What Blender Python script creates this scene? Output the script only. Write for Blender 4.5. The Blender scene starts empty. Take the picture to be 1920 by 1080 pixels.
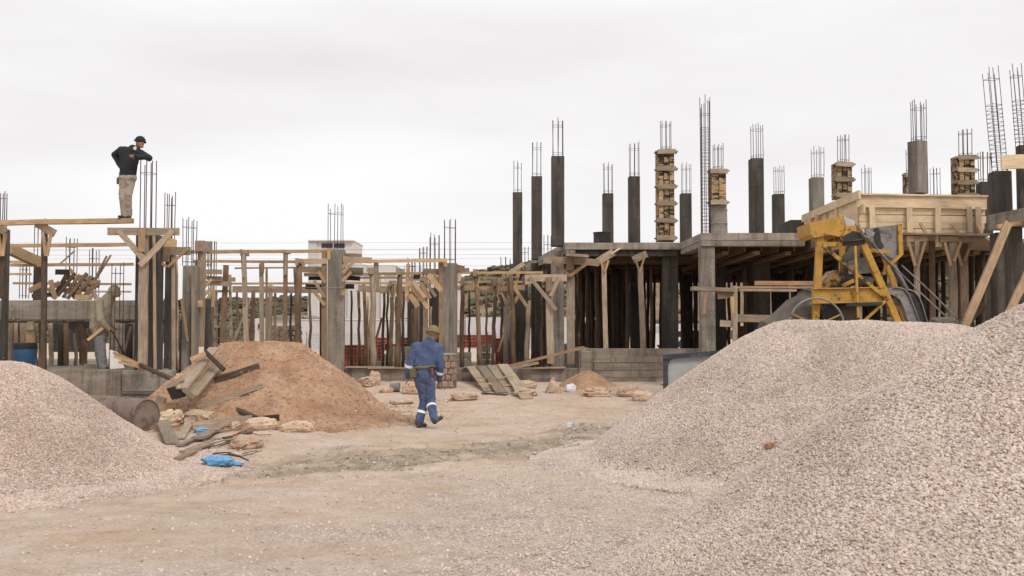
import bpy, bmesh, math, random
import numpy as np
from mathutils import Vector, Matrix, Euler
random.seed(7); RNG = np.random.default_rng(7)
SC = bpy.context.scene; COL = SC.collection
R = math.radians

# ------------------------------------------------------------------ camera, sky, sun
F = 1867.0; CAMH = 1.68; PITCH = math.atan(80.0 / F)
cam = bpy.data.cameras.new('camera'); cam.sensor_width = 36; cam.lens = F / 1920 * 36
cam.clip_start = .05; cam.clip_end = 3000
co = bpy.data.objects.new('camera', cam); COL.objects.link(co)
co.location = (0, 0, CAMH); co.rotation_euler = (math.pi / 2 + PITCH, 0, 0); SC.camera = co

SUN_EL, SUN_AZ = R(45), R(146)          # azimuth clockwise from the viewing direction: light from the right, a little behind
w = bpy.data.worlds.new('World'); SC.world = w; w.use_nodes = True
nt = w.node_tree; nt.nodes.clear()
def N(t, typ, **kw):
    n = t.nodes.new(typ)
    for k, v in kw.items(): setattr(n, k, v)
    return n
out = N(nt, 'ShaderNodeOutputWorld'); bg = N(nt, 'ShaderNodeBackground'); bg.inputs[1].default_value = .1
sky = N(nt, 'ShaderNodeTexSky', sky_type='NISHITA', sun_disc=False, sun_elevation=SUN_EL, sun_rotation=SUN_AZ)
sky.air_density = 1.5; sky.dust_density = 4
tc = N(nt, 'ShaderNodeTexCoord'); mp = N(nt, 'ShaderNodeMapping'); mp.inputs['Scale'].default_value = (1.2, 1.2, 5.5)
nz = N(nt, 'ShaderNodeTexNoise'); nz.inputs['Scale'].default_value = 1.5; nz.inputs['Detail'].default_value = 5; nz.inputs['Roughness'].default_value = .45
cr = N(nt, 'ShaderNodeValToRGB')
cr.color_ramp.elements[0].position = .32; cr.color_ramp.elements[0].color = (.80, .772, .788, 1)
cr.color_ramp.elements[1].position = .66; cr.color_ramp.elements[1].color = (.985, .975, .98, 1)
sc_ = N(nt, 'ShaderNodeVectorMath', operation='SCALE'); sc_.inputs['Scale'].default_value = 9.6
mx = N(nt, 'ShaderNodeMix', data_type='RGBA'); mx.inputs[0].default_value = .97
L = nt.links.new
L(tc.outputs['Generated'], mp.inputs[0]); L(mp.outputs[0], nz.inputs['Vector']); L(nz.outputs[0], cr.inputs[0])
L(cr.outputs[0], sc_.inputs[0]); L(sky.outputs[0], mx.inputs[6]); L(sc_.outputs[0], mx.inputs[7])
L(mx.outputs[2], bg.inputs[0]); L(bg.outputs[0], out.inputs[0])
sl = bpy.data.lights.new('sun', 'SUN'); sl.energy = 1.5; sl.angle = R(18); sl.color = (1, .95, .89)
so = bpy.data.objects.new('sun', sl); COL.objects.link(so)
sd = Vector((math.sin(SUN_AZ) * math.cos(SUN_EL), math.cos(SUN_AZ) * math.cos(SUN_EL), math.sin(SUN_EL)))
so.rotation_euler = sd.to_track_quat('Z', 'Y').to_euler(); so.location = (20, -10, 30)
SC.view_settings.view_transform = 'Standard'; SC.view_settings.look = 'None'
SC.view_settings.exposure = .12; SC.view_settings.gamma = 1; SC.view_settings.use_curve_mapping = False
SC.cycles.max_bounces = 8

# ------------------------------------------------------------------ helpers: rays, noise, terrain
_f = Vector((0, math.cos(PITCH), math.sin(PITCH))); _u = Vector((0, -math.sin(PITCH), math.cos(PITCH)))
def P(px, py, Y):
    d = _f + Vector((1, 0, 0)) * ((px - 960) / F) + _u * ((540 - py) / F)
    return Vector((0, 0, CAMH)) + d * (Y / d.y)
def m_px(Y): return Y / F
def _hash(ix, iy, s):
    n = (ix.astype(np.int64) * 374761393 + iy.astype(np.int64) * 668265263 + s * 1442695041) & 0x7fffffff
    n = ((n ^ (n >> 13)) * 1274126177) & 0x7fffffff
    n = ((n ^ (n >> 15)) * 1103515245) & 0x7fffffff
    return ((n ^ (n >> 16)) & 0xffff) / 65535.0
def vn(x, y, s=0):
    x = np.asarray(x, float); y = np.asarray(y, float)
    ix = np.floor(x); iy = np.floor(y); fx = x - ix; fy = y - iy
    fx = fx * fx * (3 - 2 * fx); fy = fy * fy * (3 - 2 * fy)
    a = _hash(ix, iy, s); b = _hash(ix + 1, iy, s); c = _hash(ix, iy + 1, s); d = _hash(ix + 1, iy + 1, s)
    return (a + (b - a) * fx) * (1 - fy) + (c + (d - c) * fx) * fy
def fbm(x, y, o=4, s=0, g=.5):
    v = 0; a = 1; t = 0
    for i in range(o):
        v = v + a * (vn(x * 2 ** i, y * 2 ** i, s + i * 17) - .5); t += a; a *= g
    return v / t
def sst(a, b, x):
    t = np.clip((np.asarray(x, float) - a) / (b - a), 0, 1); return t * t * (3 - 2 * t)
TRK = np.array([(-3.1, 12.3), (-1.9, 12.9), (-.6, 13.9), (.6, 15.2), (1.5, 16.6)])
def segd(x, y, pts):
    best = None
    for (ax, ay), (bx, by) in zip(pts[:-1], pts[1:]):
        dx, dy = bx - ax, by - ay; t = np.clip(((x - ax) * dx + (y - ay) * dy) / (dx * dx + dy * dy), 0, 1)
        d = np.hypot(x - ax - t * dx, y - ay - t * dy); best = d if best is None else np.minimum(best, d)
    return best
def mudmask(x, y):
    d = segd(x, y, TRK) + fbm(x * .8, y * .8, 4, 5) * 1.7 + fbm(x * .5 - y * .2, y * 3.2 - x * 1.6, 4, 6) * 1.5
    return sst(1.3, .1, d) * np.clip(.98 + 1.7 * fbm(x * .7 - y * .3, y * 3.6 - x * 1.8, 4, 7), 0, 1)
def gz(x, y):
    x = np.asarray(x, float); y = np.asarray(y, float)
    z = .45 * sst(17.5, 25, y) * sst(-7.5, -3.5, x) + .25 * sst(40, 90, y)
    near = sst(60, 25, y)
    z = z + near * (fbm(x * .5, y * .5, 3, 1) * .10 + fbm(x * 3, y * 3, 4, 2) * .05)
    d = segd(x, y, TRK); m = mudmask(x, y)
    rut = np.exp(-((d - .45) / .16) ** 2) + np.exp(-((d - 1.0) / .16) ** 2)
    z = z - .045 * rut * near + m * near * (np.abs(fbm(x * 6, y * 6, 4, 9)) * .17 - .01)
    return z
def cap(d, H, slope, rnd):       # cone of repose with a rounded top
    return H - slope * (np.sqrt(d * d + rnd * rnd) - rnd)
def pile_near(x, y):
    d = np.hypot((x - 3.62) * 1.0, y - 6.3) + fbm(x * .6, y * .6, 2, 31) * .35
    return cap(d, 1.95, .77, .45) + fbm(x * 1.6, y * 1.6, 4, 32) * .16
def pile_mid(x, y):
    d = segd(x, y, [(3.6, 13.1), (5.65, 12.95)]) + fbm(x * .7, y * .7, 2, 41) * .3
    return np.maximum(cap(d, 1.80, .84, .58), np.where(d < 3.4, .11 - .085 * (d - 1.95), -1)) + fbm(x * 1.5, y * 1.5, 4, 42) * .14
def pile_left(x, y):
    d = segd(x, y, [(-6.7, 11.4), (-6.1, 12.1)]) + fbm(x * .8, y * .8, 2, 51) * .25
    return np.maximum(cap(d, 1.31, .78, .5), np.where(d < 2.9, .09 - .085 * (d - 1.6), -1)) + fbm(x * 2.2, y * 2.2, 3, 52) * .07
def pile_sand(x, y):
    d = segd(x, y, [(-5.45, 19.5), (-4.25, 19.4)]) + fbm(x * .9, y * .9, 3, 61) * .35
    h = 1.60 - .78 * d + .0 * d
    h = np.minimum(h, 1.47 + fbm(x * 1.5, y * 1.5, 2, 62) * .05)
    toe = .13 - .11 * (d - 1.85)
    h = np.maximum(h, np.where(d < 3.1, toe, -1))
    return h + fbm(x * 1.3, y * 1.3, 4, 63) * .16 - np.abs(fbm(x * 3, y * 3, 4, 64)) * .16 + np.abs(fbm(x*9, y*9, 2, 65)) * .05
def pile_mound(x, y):
    d = np.hypot(x - 1.78, (y - 23.6) * .9) + fbm(x * 2, y * 2, 2, 71) * .2
    return cap(d, .36, .65, .15) + .40
PILES = [pile_near, pile_mid, pile_left, pile_sand, pile_mound]
def Hs(x, y):
    z = gz(x, y)
    for p in PILES: z = np.maximum(z, p(x, y))
    return z
def RAY(px, py, lift=0, Y0=3.0, fn=Hs):          # first hit of a line of sight with the terrain and piles
    ys = np.arange(Y0, 60, .03); a = P(px, py, 10); dx = a.x / 10; dz = (a.z - CAMH) / 10
    z = CAMH + dz * ys; h = fn(dx * ys, ys); k = np.argmax(z <= h + lift)
    y = float(ys[k]); return Vector((dx * y, y, float(h[k]) + lift))

# ------------------------------------------------------------------ materials
MATS = {}
def newmat(name):
    m = bpy.data.materials.new(name); m.use_nodes = True; MATS[name] = m
    t = m.node_tree; b = t.nodes['Principled BSDF']; return m, t, b
def rgba(c): return (c[0], c[1], c[2], 1)
def ramp(t, src, stops):
    r = N(t, 'ShaderNodeValToRGB'); e = r.color_ramp.elements
    while len(e) < len(stops): e.new(.5)
    for el, (p, c) in zip(e, stops): el.position = p; el.color = rgba(c)
    t.links.new(src, r.inputs[0]); return r.outputs[0]
def objvec(t, scale=(1, 1, 1), rnd=True):
    tc = N(t, 'ShaderNodeTexCoord'); mp = N(t, 'ShaderNodeMapping'); mp.inputs['Scale'].default_value = scale
    t.links.new(tc.outputs['Object'], mp.inputs[0])
    if rnd:
        oi = N(t, 'ShaderNodeObjectInfo'); mu = N(t, 'ShaderNodeMath', operation='MULTIPLY'); mu.inputs[1].default_value = 57
        t.links.new(oi.outputs['Random'], mu.inputs[0]); cb = N(t, 'ShaderNodeCombineXYZ')
        for i in range(3): t.links.new(mu.outputs[0], cb.inputs[i])
        t.links.new(cb.outputs[0], mp.inputs['Location'])
    return mp.outputs[0]
def noise(t, vec, scale, detail=5, rough=.6):
    n = N(t, 'ShaderNodeTexNoise'); n.inputs['Scale'].default_value = scale; n.inputs['Detail'].default_value = detail; n.inputs['Roughness'].default_value = rough
    t.links.new(vec, n.inputs['Vector']); return n.outputs[0]
def mixc(t, a, b, fac, mode='MIX'):
    m = N(t, 'ShaderNodeMix', data_type='RGBA', blend_type=mode)
    for v, i in ((fac, 0), (a, 6), (b, 7)):
        if hasattr(v, 'type') and hasattr(v, 'is_linked'): t.links.new(v, m.inputs[i])
        elif i == 0: m.inputs[0].default_value = v
        else: m.inputs[i].default_value = rgba(v)
    return m.outputs[2]
def hueshift(t, col, amt=.25):
    oi = N(t, 'ShaderNodeObjectInfo'); mr = N(t, 'ShaderNodeMapRange'); mr.inputs[3].default_value = 1 - amt; mr.inputs[4].default_value = 1 + amt
    t.links.new(oi.outputs['Random'], mr.inputs[0]); h = N(t, 'ShaderNodeHueSaturation'); t.links.new(mr.outputs[0], h.inputs['Value'])
    t.links.new(col, h.inputs['Color']); return h.outputs[0]
def bump(t, b, h, dist, strength=1):
    bp = N(t, 'ShaderNodeBump'); bp.inputs['Distance'].default_value = dist; bp.inputs['Strength'].default_value = strength
    t.links.new(h, bp.inputs['Height']); t.links.new(bp.outputs[0], b.inputs['Normal'])
def wood(name, dark, mid, light, stain=None, amt=.22):
    m, t, b = newmat(name); v = objvec(t, (1.2, 14, 14)); v2 = objvec(t, (1, 1, 1))
    n1 = noise(t, v, 3.2, 6, .65); c = ramp(t, n1, [(.28, dark), (.5, mid), (.72, light)])
    n2 = noise(t, v2, 1.6, 5, .7)
    c = mixc(t, c, ramp(t, n2, [(.3, (.62, .6, .57)), (.62, (1.08, 1.05, 1.0))]), .8, 'MULTIPLY')
    if stain:
        n3 = noise(t, objvec(t, (.7, 3, 3)), 3, 5, .7); s = ramp(t, n3, [(.47, (0, 0, 0)), (.56, (1, 1, 1))]); c = mixc(t, c, stain, s)
    c = hueshift(t, c, amt); t.links.new(c, b.inputs['Base Color']); b.inputs['Roughness'].default_value = .85
    bump(t, b, n1, .006); return m
def concrete(name, dark, mid, light, amt=.12, vs=(3, 3, .6), grain=30):
    m, t, b = newmat(name); n1 = noise(t, objvec(t, vs), 1.6, 7, .68); n2 = noise(t, objvec(t), grain, 4, .7)
    c = ramp(t, n1, [(.3, dark), (.5, mid), (.68, light)])
    c = mixc(t, c, ramp(t, n2, [(.3, (.72, .72, .72)), (.7, (1.15, 1.14, 1.12))]), .8, 'MULTIPLY')
    n4 = noise(t, objvec(t, (5, 5, .5)), 1.2, 6, .6)
    c = mixc(t, c, ramp(t, n4, [(.38, (.55, .54, .53)), (.5, (1, 1, 1))]), .7, 'MULTIPLY')
    n5 = noise(t, objvec(t, (22, 22, .35)), 1.1, 3, .5); n6 = noise(t, objvec(t, (.35, .35, 3.2)), 1.3, 4, .6); n7 = noise(t, objvec(t), 4.5, 6, .75)
    c = mixc(t, c, ramp(t, n5, [(.38, (.74, .73, .72)), (.5, (1.03, 1.03, 1.03))]), .45, 'MULTIPLY')
    c = mixc(t, c, ramp(t, n6, [(.36, (.62, .6, .58)), (.42, (1, 1, 1)), (.62, (1.0, 1.0, 1.0)), (.68, (1.22, 1.2, 1.17))]), .45, 'MULTIPLY')
    c = mixc(t, c, [min(1, k * 1.5) for k in light], ramp(t, n7, [(.62, (0, 0, 0)), (.7, (.6, .6, .6))]))
    c = hueshift(t, c, amt); t.links.new(c, b.inputs['Base Color']); b.inputs['Roughness'].default_value = .92
    bump(t, b, n2, .006, .8); return m
def plain(name, c, rough=.7, var=.25, scale=6, metal=0, bumpd=.003, amt=.08, dirt=None, dsc=3, dpos=(.5, .62)):
    m, t, b = newmat(name); n1 = noise(t, objvec(t), scale, 5, .6)
    col = ramp(t, n1, [(.3, [k * (1 - var) for k in c]), (.7, [min(1, k * (1 + var)) for k in c])])
    if dirt:
        n2 = noise(t, objvec(t), dsc, 6, .7); col = mixc(t, col, dirt, ramp(t, n2, [(dpos[0], (0, 0, 0)), (dpos[1], (1, 1, 1))]))
    col = hueshift(t, col, amt); t.links.new(col, b.inputs['Base Color'])
    b.inputs['Roughness'].default_value = rough; b.inputs['Metallic'].default_value = metal
    bump(t, b, n1, bumpd); return m

W_NEW = wood('pine_fresh', (.33, .215, .115), (.475, .33, .18), (.58, .435, .265), amt=.2)
W_FORM = wood('pine_form', (.56, .41, .25), (.71, .56, .375), (.78, .65, .47), amt=.14)
W_OLD = wood('timber_grey', (.21, .16, .115), (.36, .285, .21), (.48, .395, .305), amt=.3)
W_MID = wood('timber_brown', (.20, .125, .072), (.34, .225, .135), (.45, .32, .205), amt=.28)
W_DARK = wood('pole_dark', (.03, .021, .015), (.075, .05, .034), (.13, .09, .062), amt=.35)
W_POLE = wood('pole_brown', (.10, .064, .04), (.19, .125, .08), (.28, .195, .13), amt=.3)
W_STAIN = wood('pine_stained', (.34, .21, .10), (.47, .32, .17), (.56, .41, .24), stain=(.02, .016, .013), amt=.15)
W_BLACK = wood('plank_tarred', (.01, .009, .008), (.022, .019, .017), (.04, .034, .03))
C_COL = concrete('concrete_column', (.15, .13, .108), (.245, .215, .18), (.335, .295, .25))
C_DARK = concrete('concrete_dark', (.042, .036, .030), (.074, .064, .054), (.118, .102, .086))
C_SLAB = concrete('concrete_slab', (.20, .17, .138), (.30, .26, .215), (.39, .34, .29), vs=(.6, .6, 3))
C_BASE = concrete('concrete_base', (.175, .142, .113), (.26, .218, .178), (.34, .29, .24), vs=(.6, .6, 4))
C_GREY = concrete('concrete_block', (.24, .215, .18), (.33, .30, .26), (.41, .375, .33), vs=(3, 3, 3))
REBAR = plain('rebar_steel', (.095, .055, .043), .75, .4, 9, .3)
CAGE = plain('rebar_rusty', (.085, .05, .04), .8, .4, 9, .2)
WIRE = plain('steel_wire', (.25, .24, .23), .5, .2, 9, .6)
WHITE = plain('white_render', (.62, .60, .585), .9, .06, 1.2, 0, .004, .03)
WHITE2 = plain('white_wall', (.52, .505, .505), .9, .08, .8, 0, .004, .03)
BEIGE = plain('pale_render', (.56, .53, .49), .9, .07, 1.2)
DARKW = plain('dark_opening', (.035, .03, .028), .5, .3, 3)
BRICK = plain('red_clay', (.42, .135, .085), .9, .35, 5, 0, .004, .28)
STONEW = concrete('rubble_stone', (.12, .085, .06), (.2, .15, .11), (.3, .23, .17), vs=(4, 4, 4))
YEL = plain('yellow_paint', (.46, .25, .036), .6, .2, 4, 0, .003, .05, (.12, .075, .04), 11, (.56, .66))
SOOT = plain('oily_black', (.018, .016, .015), .5, .4, 5, 0, .004)
YEL_S = plain('yellow_paint_oily', (.45, .245, .036), .5, .15, 4, 0, .002, .03, (.016, .014, .013), 3.2, (.46, .54))
CEMG = plain('cement_caked_steel', (.13, .112, .088), .9, .3, 4, 0, .012, .06, (.07, .064, .056), 2.5)
GALV = plain('worn_grey_steel', (.24, .23, .215), .6, .2, 5, .2, .003, .06, (.10, .085, .07), 3)
RUST = plain('rusty_drum_steel', (.21, .155, .125), .75, .22, 5, .1, .006, .06, (.13, .075, .055), 4)
BLACKP = plain('black_plastic', (.022, .023, .024), .6, .3, 4, 0, .003, .05, (.10, .11, .11), 6, (.55, .7))
BLUEB = plain('blue_barrel', (.03, .10, .19), .6, .25, 4)
BLUEP = plain('blue_plastic', (.15, .38, .64), .4, .15, 5, 0, .012)
CLEARP = plain('white_plastic', (.62, .62, .66), .35, .1, 6, 0, .01)
NAVY = plain('navy_paint', (.035, .045, .065), .5, .3, 5, 0, .003, .05, (.16, .15, .14), 7, (.55, .68))
PANE = plain('dusty_glass', (.42, .44, .44), .35, .1, 3, 0, .002, .04, (.36, .34, .30), 2)
def bagmat():
    m, t, b = newmat('kraft_paper'); v = objvec(t); n1 = noise(t, v, 5, 6, .6)
    c = ramp(t, n1, [(.3, (.42, .30, .20)), (.7, (.64, .50, .36))])
    n2 = noise(t, objvec(t, (4, 4, 9)), 2.2, 2, .5); s = ramp(t, n2, [(.63, (0, 0, 0)), (.66, (1, 1, 1))])
    c = mixc(t, c, (.42, .09, .07), s); n3 = noise(t, objvec(t, (16, 16, 30)), 1.6, 1, .4)
    c = mixc(t, c, (.1, .085, .08), ramp(t, n3, [(.68, (0, 0, 0)), (.7, (1, 1, 1))]))
    c = hueshift(t, c, .15); t.links.new(c, b.inputs['Base Color']); b.inputs['Roughness'].default_value = .8
    vo = N(t, 'ShaderNodeTexVoronoi'); vo.inputs['Scale'].default_value = 9; t.links.new(v, vo.inputs['Vector'])
    bump(t, b, vo.outputs[0], .03); return m
BAG = bagmat()
def stonemat(name, a, b_, c_):
    m, t, b = newmat(name); oi = N(t, 'ShaderNodeObjectInfo')
    c = ramp(t, oi.outputs['Random'], [(0, a), (.35, [(p + q) / 2 for p, q in zip(a, b_)]), (.6, b_), (.9, c_), (.94, (.40, .25, .19)), (1, (.46, .36, .29))])
    n = noise(t, objvec(t), 40, 4, .6); c = mixc(t, c, ramp(t, n, [(.3, (.82, .81, .8)), (.7, (1.08, 1.08, 1.08))]), .8, 'MULTIPLY')
    gp = N(t, 'ShaderNodeNewGeometry'); nb = noise(t, gp.outputs['Position'], .9, 5, .6); c = mixc(t, c, ramp(t, nb, [(.34, (.84, .815, .795)), (.5, (1, 1, 1)), (.68, (1.06, 1.045, 1.03))]), 1.0, 'MULTIPLY')
    t.links.new(c, b.inputs['Base Color']); b.inputs['Roughness'].default_value = .9; return m
ST_A = stonemat('crushed_limestone', (.51, .42, .36), (.635, .53, .46), (.73, .635, .57))
ST_B = stonemat('crushed_pink_stone', (.465, .36, .30), (.62, .50, .425), (.72, .61, .535))
def pilemat(name, c0, c1, c2, sc=26, bd=.03):
    m, t, b = newmat(name); v = objvec(t, rnd=False); vo = N(t, 'ShaderNodeTexVoronoi'); vo.inputs['Scale'].default_value = sc
    t.links.new(v, vo.inputs['Vector']); c = ramp(t, vo.outputs['Color'], [(.2, c0), (.5, c1), (.8, c2)])
    n = noise(t, v, 1.5, 5); c = mixc(t, c, ramp(t, n, [(.3, (.85, .84, .83)), (.7, (1.1, 1.1, 1.1))]), .8, 'MULTIPLY')
    t.links.new(c, b.inputs['Base Color']); b.inputs['Roughness'].default_value = .95
    bump(t, b, vo.outputs['Distance'], bd); return m
PILE_A = pilemat('gravel_bed', (.34, .275, .225), (.47, .39, .33), (.60, .52, .45))
PILE_B = pilemat('gravel_bed_pink', (.35, .27, .215), (.47, .375, .31), (.59, .49, .415))
def sandmat():
    m, t, b = newmat('red_sand'); v = objvec(t, rnd=False); n1 = noise(t, v, 1.3, 6, .6); n2 = noise(t, v, 22, 6, .75); n3 = noise(t, v, 5, 5, .7)
    c = ramp(t, n1, [(.3, (.355, .20, .12)), (.52, (.46, .28, .175)), (.72, (.56, .38, .255))])
    c = mixc(t, c, ramp(t, n2, [(.3, (.62, .6, .58)), (.5, (1, 1, 1)), (.68, (1.3, 1.3, 1.28))]), .9, 'MULTIPLY')
    c = mixc(t, c, ramp(t, n3, [(.35, (.72, .7, .68)), (.55, (1.05, 1.05, 1.05))]), .8, 'MULTIPLY')
    t.links.new(c, b.inputs['Base Color']); b.inputs['Roughness'].default_value = .95
    bump(t, b, n2, .03); return m
SAND = sandmat()
def groundmat():
    m, t, b = newmat('site_ground'); v = objvec(t, rnd=False)
    am = N(t, 'ShaderNodeAttribute', attribute_name='mud'); ag = N(t, 'ShaderNodeAttribute', attribute_name='gravel')
    n1 = noise(t, v, .55, 6, .6); n2 = noise(t, v, 38, 5, .8); n3 = noise(t, v, 4, 6, .7)
    st = N(t, 'ShaderNodeMapping'); st.inputs['Scale'].default_value = (.8, 1.7, 1); st.inputs['Rotation'].default_value = (0, 0, R(-24)); t.links.new(v, st.inputs[0])
    n4 = noise(t, st.outputs[0], 1.1, 6, .6)
    c = ramp(t, n1, [(.3, (.43, .30, .19)), (.5, (.555, .42, .31)), (.7, (.62, .505, .40))])
    c = mixc(t, c, (.625, .515, .435), ramp(t, n4, [(.42, (0, 0, 0)), (.62, (.6, .6, .6))]))
    vo = N(t, 'ShaderNodeTexVoronoi'); vo.inputs['Scale'].default_value = 42; t.links.new(v, vo.inputs['Vector'])
    gc = ramp(t, vo.outputs['Color'], [(.15, (.36, .28, .225)), (.5, (.50, .42, .36)), (.85, (.66, .58, .52))])
    c = mixc(t, c, gc, ag.outputs['Fac'])
    mc = ramp(t, n3, [(.3, (.20, .155, .108)), (.5, (.325, .265, .195)), (.7, (.47, .40, .315))])
    mm = N(t, 'ShaderNodeMath', operation='MULTIPLY'); mm.use_clamp = True; mm.inputs[1].default_value = .95; t.links.new(am.outputs['Fac'], mm.inputs[0])
    c = mixc(t, c, mc, mm.outputs[0])
    c = mixc(t, c, ramp(t, n2, [(.28, (.55, .53, .5)), (.48, (1, 1, 1)), (.70, (1.25, 1.25, 1.25))]), .85, 'MULTIPLY')
    c = mixc(t, c, ramp(t, n3, [(.3, (.8, .78, .76)), (.6, (1.06, 1.06, 1.06))]), .8, 'MULTIPLY')
    t.links.new(c, b.inputs['Base Color']); b.inputs['Roughness'].default_value = .96
    bump(t, b, n2, .02, .9); return m
GROUND = groundmat()
def hillmat():
    m, t, b = newmat('dry_hill'); v = objvec(t, rnd=False); n1 = noise(t, v, .09, 6, .65); n2 = noise(t, v, .6, 5, .7)
    c = ramp(t, n1, [(.3, (.17, .115, .07)), (.6, (.25, .175, .115))]); c = mixc(t, c, ramp(t, n2, [(.4, (.75, .76, .7)), (.6, (1.1, 1.08, 1.05))]), .8, 'MULTIPLY')
    t.links.new(c, b.inputs['Base Color']); b.inputs['Roughness'].default_value = 1; return m
HILL = hillmat()
BUSH = plain('scrub_leaves', (.085, .083, .05), .9, .5, .8, 0, .05, .3)
BUSHD = plain('scrub_leaves_dark', (.05, .06, .036), .9, .5, .6, 0, .05, .3)
TWIG = plain('dry_twigs', (.22, .15, .09), .9, .3, 5)
SKIN = plain('skin', (.30, .16, .10), .55, .12, 8); HAIR = plain('hair_dark', (.02, .016, .014), .6, .3, 9)
def cloth(name, c, c2, rough=.9, dirt=None):
    m, t, b = newmat(name); v = objvec(t, rnd=False); n1 = noise(t, v, 4, 5, .6); col = ramp(t, n1, [(.32, c2), (.66, c)])
    if dirt: col = mixc(t, col, dirt, ramp(t, noise(t, v, 7, 5, .7), [(.5, (0, 0, 0)), (.68, (.8, .8, .8))]))
    t.links.new(col, b.inputs['Base Color']); b.inputs['Roughness'].default_value = rough
    wv = noise(t, objvec(t, (9, 9, 4), False), 1.6, 4, .55); bump(t, b, wv, .035, .9); return m
COVER = cloth('blue_coverall', (.078, .112, .225), (.046, .064, .128), dirt=(.15, .17, .235))
JACKET = cloth('dark_jacket', (.022, .024, .028), (.012, .013, .016))
TROUS = cloth('tan_trousers', (.40, .33, .26), (.30, .25, .20), dirt=(.10, .085, .07))
KHAKI = cloth('khaki_jacket', (.335, .285, .21), (.235, .20, .145)); JEANS = cloth('grey_jeans', (.20, .21, .215), (.13, .14, .15), dirt=(.26, .24, .20))
BOOT = plain('boot_leather', (.045, .04, .034), .7, .3, 8); OLIVE = cloth('olive_wool', (.24, .205, .095), (.155, .135, .062))
CAPB = cloth('black_wool', (.02, .02, .024), (.012, .012, .014)); BELT = plain('canvas_belt', (.17, .14, .075), .9, .2, 20)
LEATH = plain('pouch_leather', (.11, .085, .045), .8, .3, 9); REFL = plain('reflective_tape', (.82, .84, .85), .3, .05, 30)
REDH = plain('red_handle', (.28, .06, .03), .6, .2, 9); SHIRT = plain('white_shirt', (.7, .7, .68), .9, .05, 9)

# ------------------------------------------------------------------ helpers: objects
WM = {}
def tag(o, label=None, cat=None, group=None, kind=None):
    if label: o['label'] = label
    if cat: o['category'] = cat
    if group: o['group'] = group
    if kind: o['kind'] = kind
    return o
def link(o, M, parent=None):
    COL.objects.link(o); WM[o.name] = M.copy()
    if parent is not None:
        o.parent = parent; o.matrix_basis = WM[parent.name].inverted() @ M
    else: o.matrix_basis = M
    return o
def T(v): return Matrix.Translation(Vector(v))
def root(name, label, cat, loc, group=None):
    o = bpy.data.objects.new(name, None); o.empty_display_size = .2; link(o, T(loc)); return tag(o, label, cat, group)
def mesh(name, verts, faces, mat, smooth=False):
    me = bpy.data.meshes.new(name); me.from_pydata([tuple(v) for v in verts], [], faces); me.update()
    for m in (mat if isinstance(mat, (list, tuple)) else [mat]): me.materials.append(m)
    if smooth: me.polygons.foreach_set('use_smooth', [True] * len(me.polygons))
    return me
def obj(name, me, M, parent=None): return link(bpy.data.objects.new(name, me), M, parent)
def frame_of(a, b):
    a, b = Vector(a), Vector(b); X = (b - a).normalized()
    D = Vector((0, 1, 0)) if abs(X.y) < .8 else Vector((0, 0, 1))
    D = (D - X * D.dot(X)).normalized(); Wd = D.cross(X)
    M = Matrix.Identity(4)
    for i, v in enumerate((X, Wd, D)):
        M[0][i], M[1][i], M[2][i] = v
    M.translation = (a + b) / 2; return M, (b - a).length
def boxvf(lx, ly, lz, seg=1, jit=0):
    V = []; Fc = []
    for i in range(seg + 1):
        x = -lx / 2 + lx * i / seg; oy = random.uniform(-1, 1) * jit * ly; oz = random.uniform(-1, 1) * jit * lz
        for (sy, sz) in ((-1, -1), (1, -1), (1, 1), (-1, 1)):
            V.append((x + random.uniform(-1, 1) * jit * .15 * ly, sy * ly / 2 * (1 + random.uniform(-1, 1) * jit) + oy, sz * lz / 2 * (1 + random.uniform(-1, 1) * jit) + oz))
    for i in range(seg):
        k = 4 * i
        for j in range(4): Fc.append((k + j, k + 4 + j, k + 4 + (j + 1) % 4, k + (j + 1) % 4))
    Fc.append((0, 1, 2, 3)); k = 4 * seg; Fc.append((k + 3, k + 2, k + 1, k)); return V, Fc
def board(name, a, b, wd, th, mat, parent=None, seg=2, jit=.05, roll=0):
    M, Ln = frame_of(a, b)
    if roll: M = M @ Matrix.Rotation(roll, 4, 'X')
    V, Fc = boxvf(Ln, wd, th, seg, jit); return obj(name, mesh(name, V, Fc, mat), M, parent)
def pb(name, x0, y0, x1, y1, Y, wpx, th, mat, parent=None, Y1=None, **k):
    return board(name, P(x0, y0, Y), P(x1, y1, Y if Y1 is None else Y1), wpx * m_px(Y), th, mat, parent, **k)
def tubevf(pts, rads, n=7, jit=0, caps=True):
    V = []; Fc = []; pts = [Vector(p) for p in pts]
    for i, p in enumerate(pts):
        d = (pts[min(i + 1, len(pts) - 1)] - pts[max(i - 1, 0)]).normalized()
        s = Vector((0, 0, 1)) if abs(d.z) < .9 else Vector((1, 0, 0)); u = d.cross(s).normalized(); v = d.cross(u)
        for j in range(n):
            a = 2 * math.pi * j / n; r = rads[i] * (1 + random.uniform(-1, 1) * jit); V.append(p + u * (math.cos(a) * r) + v * (math.sin(a) * r))
    for i in range(len(pts) - 1):
        for j in range(n): Fc.append((i * n + j, i * n + (j + 1) % n, (i + 1) * n + (j + 1) % n, (i + 1) * n + j))
    if caps: Fc.append(tuple(range(n - 1, -1, -1))); k = (len(pts) - 1) * n; Fc.append(tuple(range(k, k + n)))
    return V, Fc
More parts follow.
